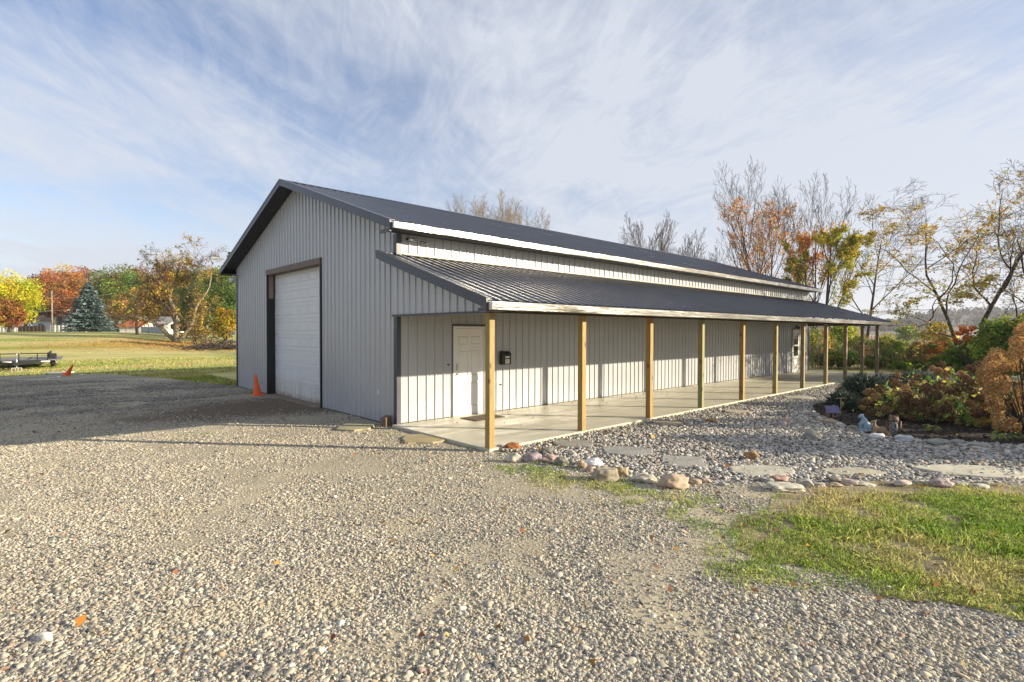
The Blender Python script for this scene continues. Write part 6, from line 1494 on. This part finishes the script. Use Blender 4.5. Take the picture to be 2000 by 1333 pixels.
def evergreen(px, dep, H, rx_, label, n=9000):
    x, y, z = at(px, dep); root = empty('yew_shrub', (x, y, Z0)); tag(root, label, 'shrub')
    U = rng.normal(size=(n, 3)); U[:, 2] = np.abs(U[:, 2]) * 0.9; U /= np.linalg.norm(U, axis=1, keepdims=True)
    rad = (1 + 0.25 * np.array([noise.noise(Vector((a * 2.2 + px, b * 2.2, c * 2.2))) for a, b, c in U])) * rng.uniform(0.45, 1.0, n) ** 0.45
    C = U * rad[:, None] * np.array([rx_, rx_ * 0.9, H]); D = U + rng.normal(0, 0.45, (n, 3)) + np.array([0, 0, 0.2]); D /= np.linalg.norm(D, axis=1, keepdims=True)
    S = np.cross(D, rng.normal(size=(n, 3))); S /= np.linalg.norm(S, axis=1, keepdims=True); s = (0.075 * np.exp(rng.normal(0, 0.3, n)))[:, None]
    V = np.stack([C - D * s * .3, C - S * s * .14, C + D * s, C + S * s * .14], 1).reshape(-1, 3)
    np_mesh('foliage', V, np.arange(n)[:, None] * 4 + np.array([[0, 1, 2, 3]]), MAT['needle'], root, rep4(jitter_cols([(0.035, 0.06, 0.04), (0.055, 0.09, 0.06), (0.09, 0.12, 0.09)], n, 0.3, 0.08)))
    P = np.array([[[0, 0, 0], [a * .4, b * .4, H * .4], [a, b, H * .8]] for a, b in [(rnd.gauss(0, rx_ * .5), rnd.gauss(0, rx_ * .5)) for _ in range(12)]])
    tubes_mesh('stems', [(P, np.tile(np.array([[0.015, 0.01, 0.005]]), (12, 1)), 5)], MAT['bark'], root)
evergreen(1688, 14.8, 0.92, 0.72, 'dark green needled shrub at the left of the flower bed')
evergreen(1652, 14.0, 0.50, 0.45, 'low trailing part-grown dark evergreen in front of the larger one', 3500)
evergreen(1782, 20.0, 0.62, 0.85, 'low dark evergreen at the back of the bed near the hedge', 5000)

# dry ornamental grass
def dry_grass():
    x, y, z = at(1858, 12.3); root = empty('ornamental_grass', (x, y, Z0)); tag(root, 'clump of long dry tan grass blades leaning left over the bed', 'grass clump')
    n = 90; P = np.zeros((n, 6, 3)); rx = np.array([_rt[0], _rt[1], 0]); fx = np.array([_fw[0], _fw[1], 0])
    for i in range(n):
        L = rnd.uniform(0.6, 1.05); th = R(rnd.gauss(38, 14)) ; az = rnd.gauss(0, 0.35)
        d = -rx * math.sin(th) * math.cos(az) + fx * math.sin(az) * 0.5; b = rx * rnd.gauss(0, 0.06) + fx * rnd.gauss(0, 0.06)
        for j in range(6):
            t = j / 5; P[i, j] = b + d * L * t * (0.8 + 0.3 * t) + np.array([0, 0, 1]) * L * math.cos(th) * (t - 0.18 * t * t)
    tubes_mesh('blades', [(P, np.tile(np.array([[0.005, 0.0045, 0.004, 0.0035, 0.003, 0.0015]]), (n, 1)), 3)], pm('dry_straw', (0.42, 0.33, 0.21), 0.8), root)
dry_grass()

def leafy(px, py, H, rad, n, label, cols=((0.16, 0.34, 0.04), (0.22, 0.40, 0.05)), ls=0.11, name='young_plant'):
    x, y = G(px, py, Z0 + 0.016); root = empty(name, (x, y, Z0 + 0.016)); tag(root, label, 'plant'); Vs = []; Fs = []; Cs = []; off = 0; st = []
    for i in range(n):
        a = i * 2.4 + rnd.gauss(0, 0.2); zt = H * (0.35 + 0.65 * i / n); r0 = rad * (1.0 - 0.45 * i / n); d = np.array([math.cos(a), math.sin(a), 0]); s_ = np.array([-math.sin(a), math.cos(a), 0]); L = ls * rnd.uniform(0.8, 1.2)
        b = d * r0 * 0.25 + np.array([0, 0, zt]); pr = [(0, 0, 0.02), (0.35, 0.32, 0.05), (0.75, 0.22, 0.02), (1, 0, -0.06)]
        V = [b, b + d * L * .35 + s_ * L * .3 + [0, 0, .02], b + d * L * .75 + s_ * L * .2, b + d * L + [0, 0, -0.03], b + d * L * .75 - s_ * L * .2, b + d * L * .35 - s_ * L * .3 + [0, 0, .02]]
        Vs += V; Fs.append([off + q for q in range(6)]); off += 6; Cs += [cols[i % len(cols)]] * 6; st.append([[0, 0, 0], list(b * np.array([.2, .2, .6])), list(b)])
    np_mesh('leaves', np.array(Vs), np.array(Fs), MAT['leaf'], root, np.array(Cs)); tubes_mesh('stems', [(np.array(st, float), np.tile(np.array([[0.004, 0.003, 0.002]]), (n, 1)), 4)], MAT['twig'], root)
leafy(1948, 866, 0.22, 0.10, 10, 'bright green young plant at the front edge of the bed near the tan hydrangea')
leafy(1983, 862, 0.16, 0.10, 8, 'small green leafy plant under the tall tan hydrangea', ((0.14, 0.26, 0.04),))
leafy(1820, 845, 0.14, 0.14, 12, 'low yellow-green leafy plant behind the large grey-green rock', ((0.34, 0.34, 0.08), (0.26, 0.30, 0.07)), 0.13)
leafy(1880, 838, 0.50, 0.16, 18, 'upright bright green leaves between the front hydrangeas', ((0.16, 0.34, 0.04), (0.28, 0.36, 0.06)), 0.14)

# garden statues
def blobs(name, parts, mat, parent, voxel=0.009, k=16):
    """one continuous body: overlapping capsules and ellipsoids fused by a voxel remesh"""
    mb = MB()
    for p in parts:
        if p[0] == 'e':
            _, c, r_, rz = p; prof = [(math.sin(PI * i / 12) * 1.0, -math.cos(PI * i / 12)) for i in range(13)]
            prof[0] = (0.001, -1); prof[-1] = (0.001, 1); vs = []; m_ = Matrix.Rotation(rz[2], 3, 'Z') @ Matrix.Rotation(rz[1], 3, 'Y') @ Matrix.Rotation(rz[0], 3, 'X'); fs = []
            for a, b in prof:
                for j in range(k):
                    t = 2 * PI * j / k; vs.append(Vector(c) + m_ @ Vector((a * math.cos(t) * r_[0], a * math.sin(t) * r_[1], b * r_[2])))
            for i in range(12):
                for j in range(k): fs.append((i * k + j, i * k + (j + 1) % k, (i + 1) * k + (j + 1) % k, (i + 1) * k + j))
            fs.append(tuple(range(k))[::-1]); fs.append(tuple(range(12 * k, 13 * k))); mb.add(vs, fs, 0, True)
        else: mb.tube(p[1], p[2], 12)
    o = mb.build(name, mat, parent); r_ = o.modifiers.new('fuse', 'REMESH'); r_.mode = 'VOXEL'; r_.voxel_size = voxel; r_.use_smooth_shade = True
    s = o.modifiers.new('soften', 'SMOOTH'); s.iterations = 3; s.factor = 0.5
    return o
Z3 = (0, 0, 0)
def statue(name, px, py, label, cat='statue', rz=0.0):
    x, y = G(px, py, Z0 + 0.01); root = empty(name, (x, y, Z0 + 0.01), ROT - math.atan((px - 1000) / F_PX) + rz); return tag(root, label, cat)
# owl (faces the camera, -y local)
s = statue('owl_statue', 1745, 853, 'brown horned owl statue with a speckled grey breast')
OB = pm('owl_brown', (0.13, 0.075, 0.05), 0.7, 0, 0.4, 30, 0.5, 60, 0.004)
blobs('body', [('e', (0, 0.01, 0.19), (0.10, 0.085, 0.19), Z3), ('e', (0, 0.0, 0.335), (0.088, 0.078, 0.075), Z3), ('c', [(-0.05, 0, 0.38), (-0.066, -0.01, 0.435)], [0.024, 0.006]), ('c', [(0.05, 0, 0.38), (0.066, -0.01, 0.435)], [0.024, 0.006]), ('e', (0, 0.01, 0.015), (0.09, 0.085, 0.02), Z3)], OB, s)
m, nt, b, out = newmat('owl_breast'); g = NT(nt); v_ = g.voro(g.coord('Object'), 55); g.put(b.inputs['Base Color'], g.mix(g.rng(v_, 0.30, 0.5), (0.40, 0.40, 0.38, 1), (0.045, 0.05, 0.06, 1))); b.inputs['Roughness'].default_value = 0.7
blobs('breast', [('e', (0, -0.045, 0.17), (0.076, 0.052, 0.145), Z3)], m, s, 0.008)
for q in (-1, 1):
    blobs('wing', [('e', (q * 0.098, 0.015, 0.185), (0.026, 0.06, 0.135), (0, q * 0.12, 0))], OB, s, 0.008)
    e = MB(); e.lathe([(0.001, 0), (0.020, 0.001), (0.021, 0.006), (0.016, 0.009)], (0, 0, 0), 14); eo = e.build('eye', pm('owl_eye', (0.35, 0.26, 0.10), 0.3), s); eo.rotation_euler = (R(90), 0, 0); eo.location = (q * 0.033, -0.074, 0.342)
    e = MB(); e.lathe([(0.001, 0.0), (0.009, 0.001), (0.007, 0.004)], (0, 0, 0.009), 10); e2 = e.build('pupil', MAT['black'], eo)
mb = MB(); mb.tube([(0, -0.074, 0.330), (0, -0.092, 0.315), (0, -0.090, 0.300)], [0.011, 0.009, 0.002], 8); mb.build('beak', MAT['black'], s)
# pale blue sitting animal
s = statue('rabbit_statue', 1686, 843, 'pale blue statue of a crouching animal on a stone base, left of the deer', rz=0.3)
BL = pm('statue_blue', (0.25, 0.36, 0.44), 0.7, 0, 0.18, 10, 0.4, 40, 0.004, dirt=((0.16, 0.24, 0.30), 12, 0.5))
blobs('body', [('e', (0.02, 0, 0.03), (0.13, 0.10, 0.035), Z3), ('e', (0.05, 0, 0.12), (0.085, 0.075, 0.095), Z3), ('e', (0.02, 0, 0.21), (0.062, 0.058, 0.085), (0, -0.35, 0)), ('e', (-0.035, 0, 0.31), (0.052, 0.042, 0.042), (0, 0.35, 0)), ('c', [(-0.06, 0, 0.305), (-0.095, 0, 0.29)], [0.03, 0.016]), ('c', [(-0.02, -0.025, 0.335), (0.005, -0.03, 0.365)], [0.016, 0.006]), ('c', [(-0.02, 0.025, 0.335), (0.005, 0.03, 0.365)], [0.016, 0.006]),
    ('c', [(-0.01, -0.045, 0.20), (-0.055, -0.05, 0.15), (-0.065, -0.045, 0.07)], [0.026, 0.02, 0.018]), ('c', [(-0.01, 0.045, 0.20), (-0.055, 0.05, 0.15), (-0.065, 0.045, 0.07)], [0.026, 0.02, 0.018]), ('e', (0.06, -0.06, 0.085), (0.065, 0.03, 0.055), Z3), ('e', (0.06, 0.06, 0.085), (0.065, 0.03, 0.055), Z3), ('c', [(0.12, 0, 0.08), (0.155, 0, 0.12), (0.14, 0, 0.20)], [0.03, 0.032, 0.012])], BL, s)
mb = MB(); mb.tube([(-0.092, 0, 0.290), (-0.106, 0, 0.286)], [0.010, 0.004], 8); mb.build('nose', pm('statue_nose', (0.12, 0.18, 0.24), 0.7), s)
# lying deer
s = statue('deer_statue', 1722, 850, 'tan statue of a fawn lying down between the blue statue and the owl', rz=-0.15)
DR = pm('deer_tan', (0.30, 0.20, 0.115), 0.7, 0, 0.2, 10, 0.3, 40, 0.003, dirt=((0.42, 0.33, 0.22), 10, 0.4))
blobs('body', [('e', (0.06, 0, 0.085), (0.16, 0.072, 0.078), (0, 0.12, 0)), ('e', (-0.08, 0, 0.09), (0.075, 0.062, 0.075), Z3), ('e', (0.17, 0, 0.07), (0.085, 0.075, 0.068), Z3), ('c', [(-0.10, 0, 0.11), (-0.125, 0, 0.18), (-0.125, 0, 0.225)], [0.045, 0.03, 0.026]), ('e', (-0.135, 0, 0.245), (0.042, 0.032, 0.032), (0, -0.2, 0)), ('c', [(-0.155, 0, 0.24), (-0.20, 0, 0.225)], [0.026, 0.014]),
    ('c', [(-0.115, -0.025, 0.265), (-0.075, -0.07, 0.29)], [0.014, 0.005]), ('c', [(-0.115, 0.025, 0.265), (-0.09, 0.07, 0.29)], [0.014, 0.005]), ('c', [(-0.08, -0.05, 0.06), (-0.17, -0.055, 0.03), (-0.08, -0.07, 0.018)], [0.024, 0.017, 0.013]), ('c', [(-0.08, 0.05, 0.06), (-0.18, 0.055, 0.03), (-0.10, 0.07, 0.018)], [0.024, 0.017, 0.013]), ('e', (0.17, -0.06, 0.055), (0.07, 0.03, 0.05), Z3), ('c', [(0.21, -0.075, 0.03), (0.11, -0.085, 0.018), (0.04, -0.085, 0.016)], [0.02, 0.014, 0.012]), ('c', [(0.245, 0, 0.09), (0.275, 0, 0.075)], [0.02, 0.008])], DR, s)
# small garden house
s = statue('garden_house', 1624, 815, 'little garden house ornament with a weathered blue-purple roof', 'ornament', rz=0.35)
mb = MB(); mb.box(-0.11, 0.11, -0.09, 0.09, 0, 0.14); mb.add([(-0.11, -0.09, 0.14), (-0.11, 0.09, 0.14), (-0.11, 0, 0.235), (0.11, -0.09, 0.14), (0.11, 0.09, 0.14), (0.11, 0, 0.235)], [(0, 1, 2), (3, 5, 4)]); mb.build('wall', pm('tiny_wall', (0.26, 0.17, 0.14), 0.85, 0, 0.3, 20), s)
mb = MB()
for q in (-1, 1): mb.add([(-0.15, q * 0.135, 0.105), (0.15, q * 0.135, 0.105), (0.15, 0, 0.25), (-0.15, 0, 0.25), (-0.15, q * 0.135, 0.125), (0.15, q * 0.135, 0.125), (0.15, 0, 0.275), (-0.15, 0, 0.275)], [(0, 3, 2, 1), (4, 5, 6, 7), (0, 1, 5, 4), (1, 2, 6, 5), (2, 3, 7, 6), (3, 0, 4, 7)])
mb.build('roof', pm('tiny_roof', (0.13, 0.13, 0.22), 0.8, 0, 0.3, 25, 0.6, 60, 0.004), s, bevel=0.008)
mb = MB(); mb.lathe([(0.028, 0), (0.028, 0.05), (0.034, 0.055), (0.026, 0.06)], (0.05, 0.02, 0.225), 10); mb.build('chimney', pm('tiny_stone', (0.30, 0.31, 0.33), 0.85), s)
for q in (-0.05, 0.05):
    mb = MB(); mb.box(q - 0.022, q + 0.022, -0.096, -0.0905, 0.0 if q < 0 else 0.05, 0.10); mb.build('door' if q < 0 else 'window', MAT['black'], s)
# little stake beside it
x, y = G(1642, 815, Z0); root = empty('garden_stake', (x, y, Z0)); tag(root, 'thin crooked tan stake with a crosspiece beside the garden house', 'stake')
SM = pm('stake_straw', (0.40, 0.31, 0.17), 0.8)
mb = MB(); mb.tube([(0, 0, 0), (0.0, 0, 0.22), (-0.01, 0, 0.44)], [0.008, 0.008, 0.006], 6); mb.build('upright', SM, root)
mb = MB(); rx = Vector((_rt[0], _rt[1], 0)); mb.tube([rx * -0.12 + Vector((0, 0, 0.45)), rx * 0.13 + Vector((0, 0, 0.46))], 0.010, 6); mb.build('crosspiece', SM, root)
mb = MB(); mb.tube([rx * -0.11 + Vector((0, 0, 0.12)), rx * 0.05 + Vector((0, 0, 0.26)), rx * 0.055 + Vector((0, 0, 0.32)), Vector((0, 0, 0.42))], 0.005, 6); mb.build('loop', SM, root)

# ------------------------------------------------------------------ air
HAZE = 0.0003
mb = MB(); mb.box(-1200, 1300, -1200, 1300, -3.0, 60.0)
hm = bpy.data.materials.new('haze_air'); hm.use_nodes = True; hn = hm.node_tree; hn.nodes.clear()
ho = hn.nodes.new('ShaderNodeOutputMaterial'); pv = hn.nodes.new('ShaderNodeVolumePrincipled'); pv.inputs['Density'].default_value = HAZE; pv.inputs['Color'].default_value = (0.86, 0.90, 1.0, 1); pv.inputs['Anisotropy'].default_value = 0.2
hn.links.new(pv.outputs[0], ho.inputs['Volume'])
hz_o = mb.build('haze', hm); hz_o['kind'] = 'stuff'; hz_o['label'] = 'thin pale autumn haze over the fields'
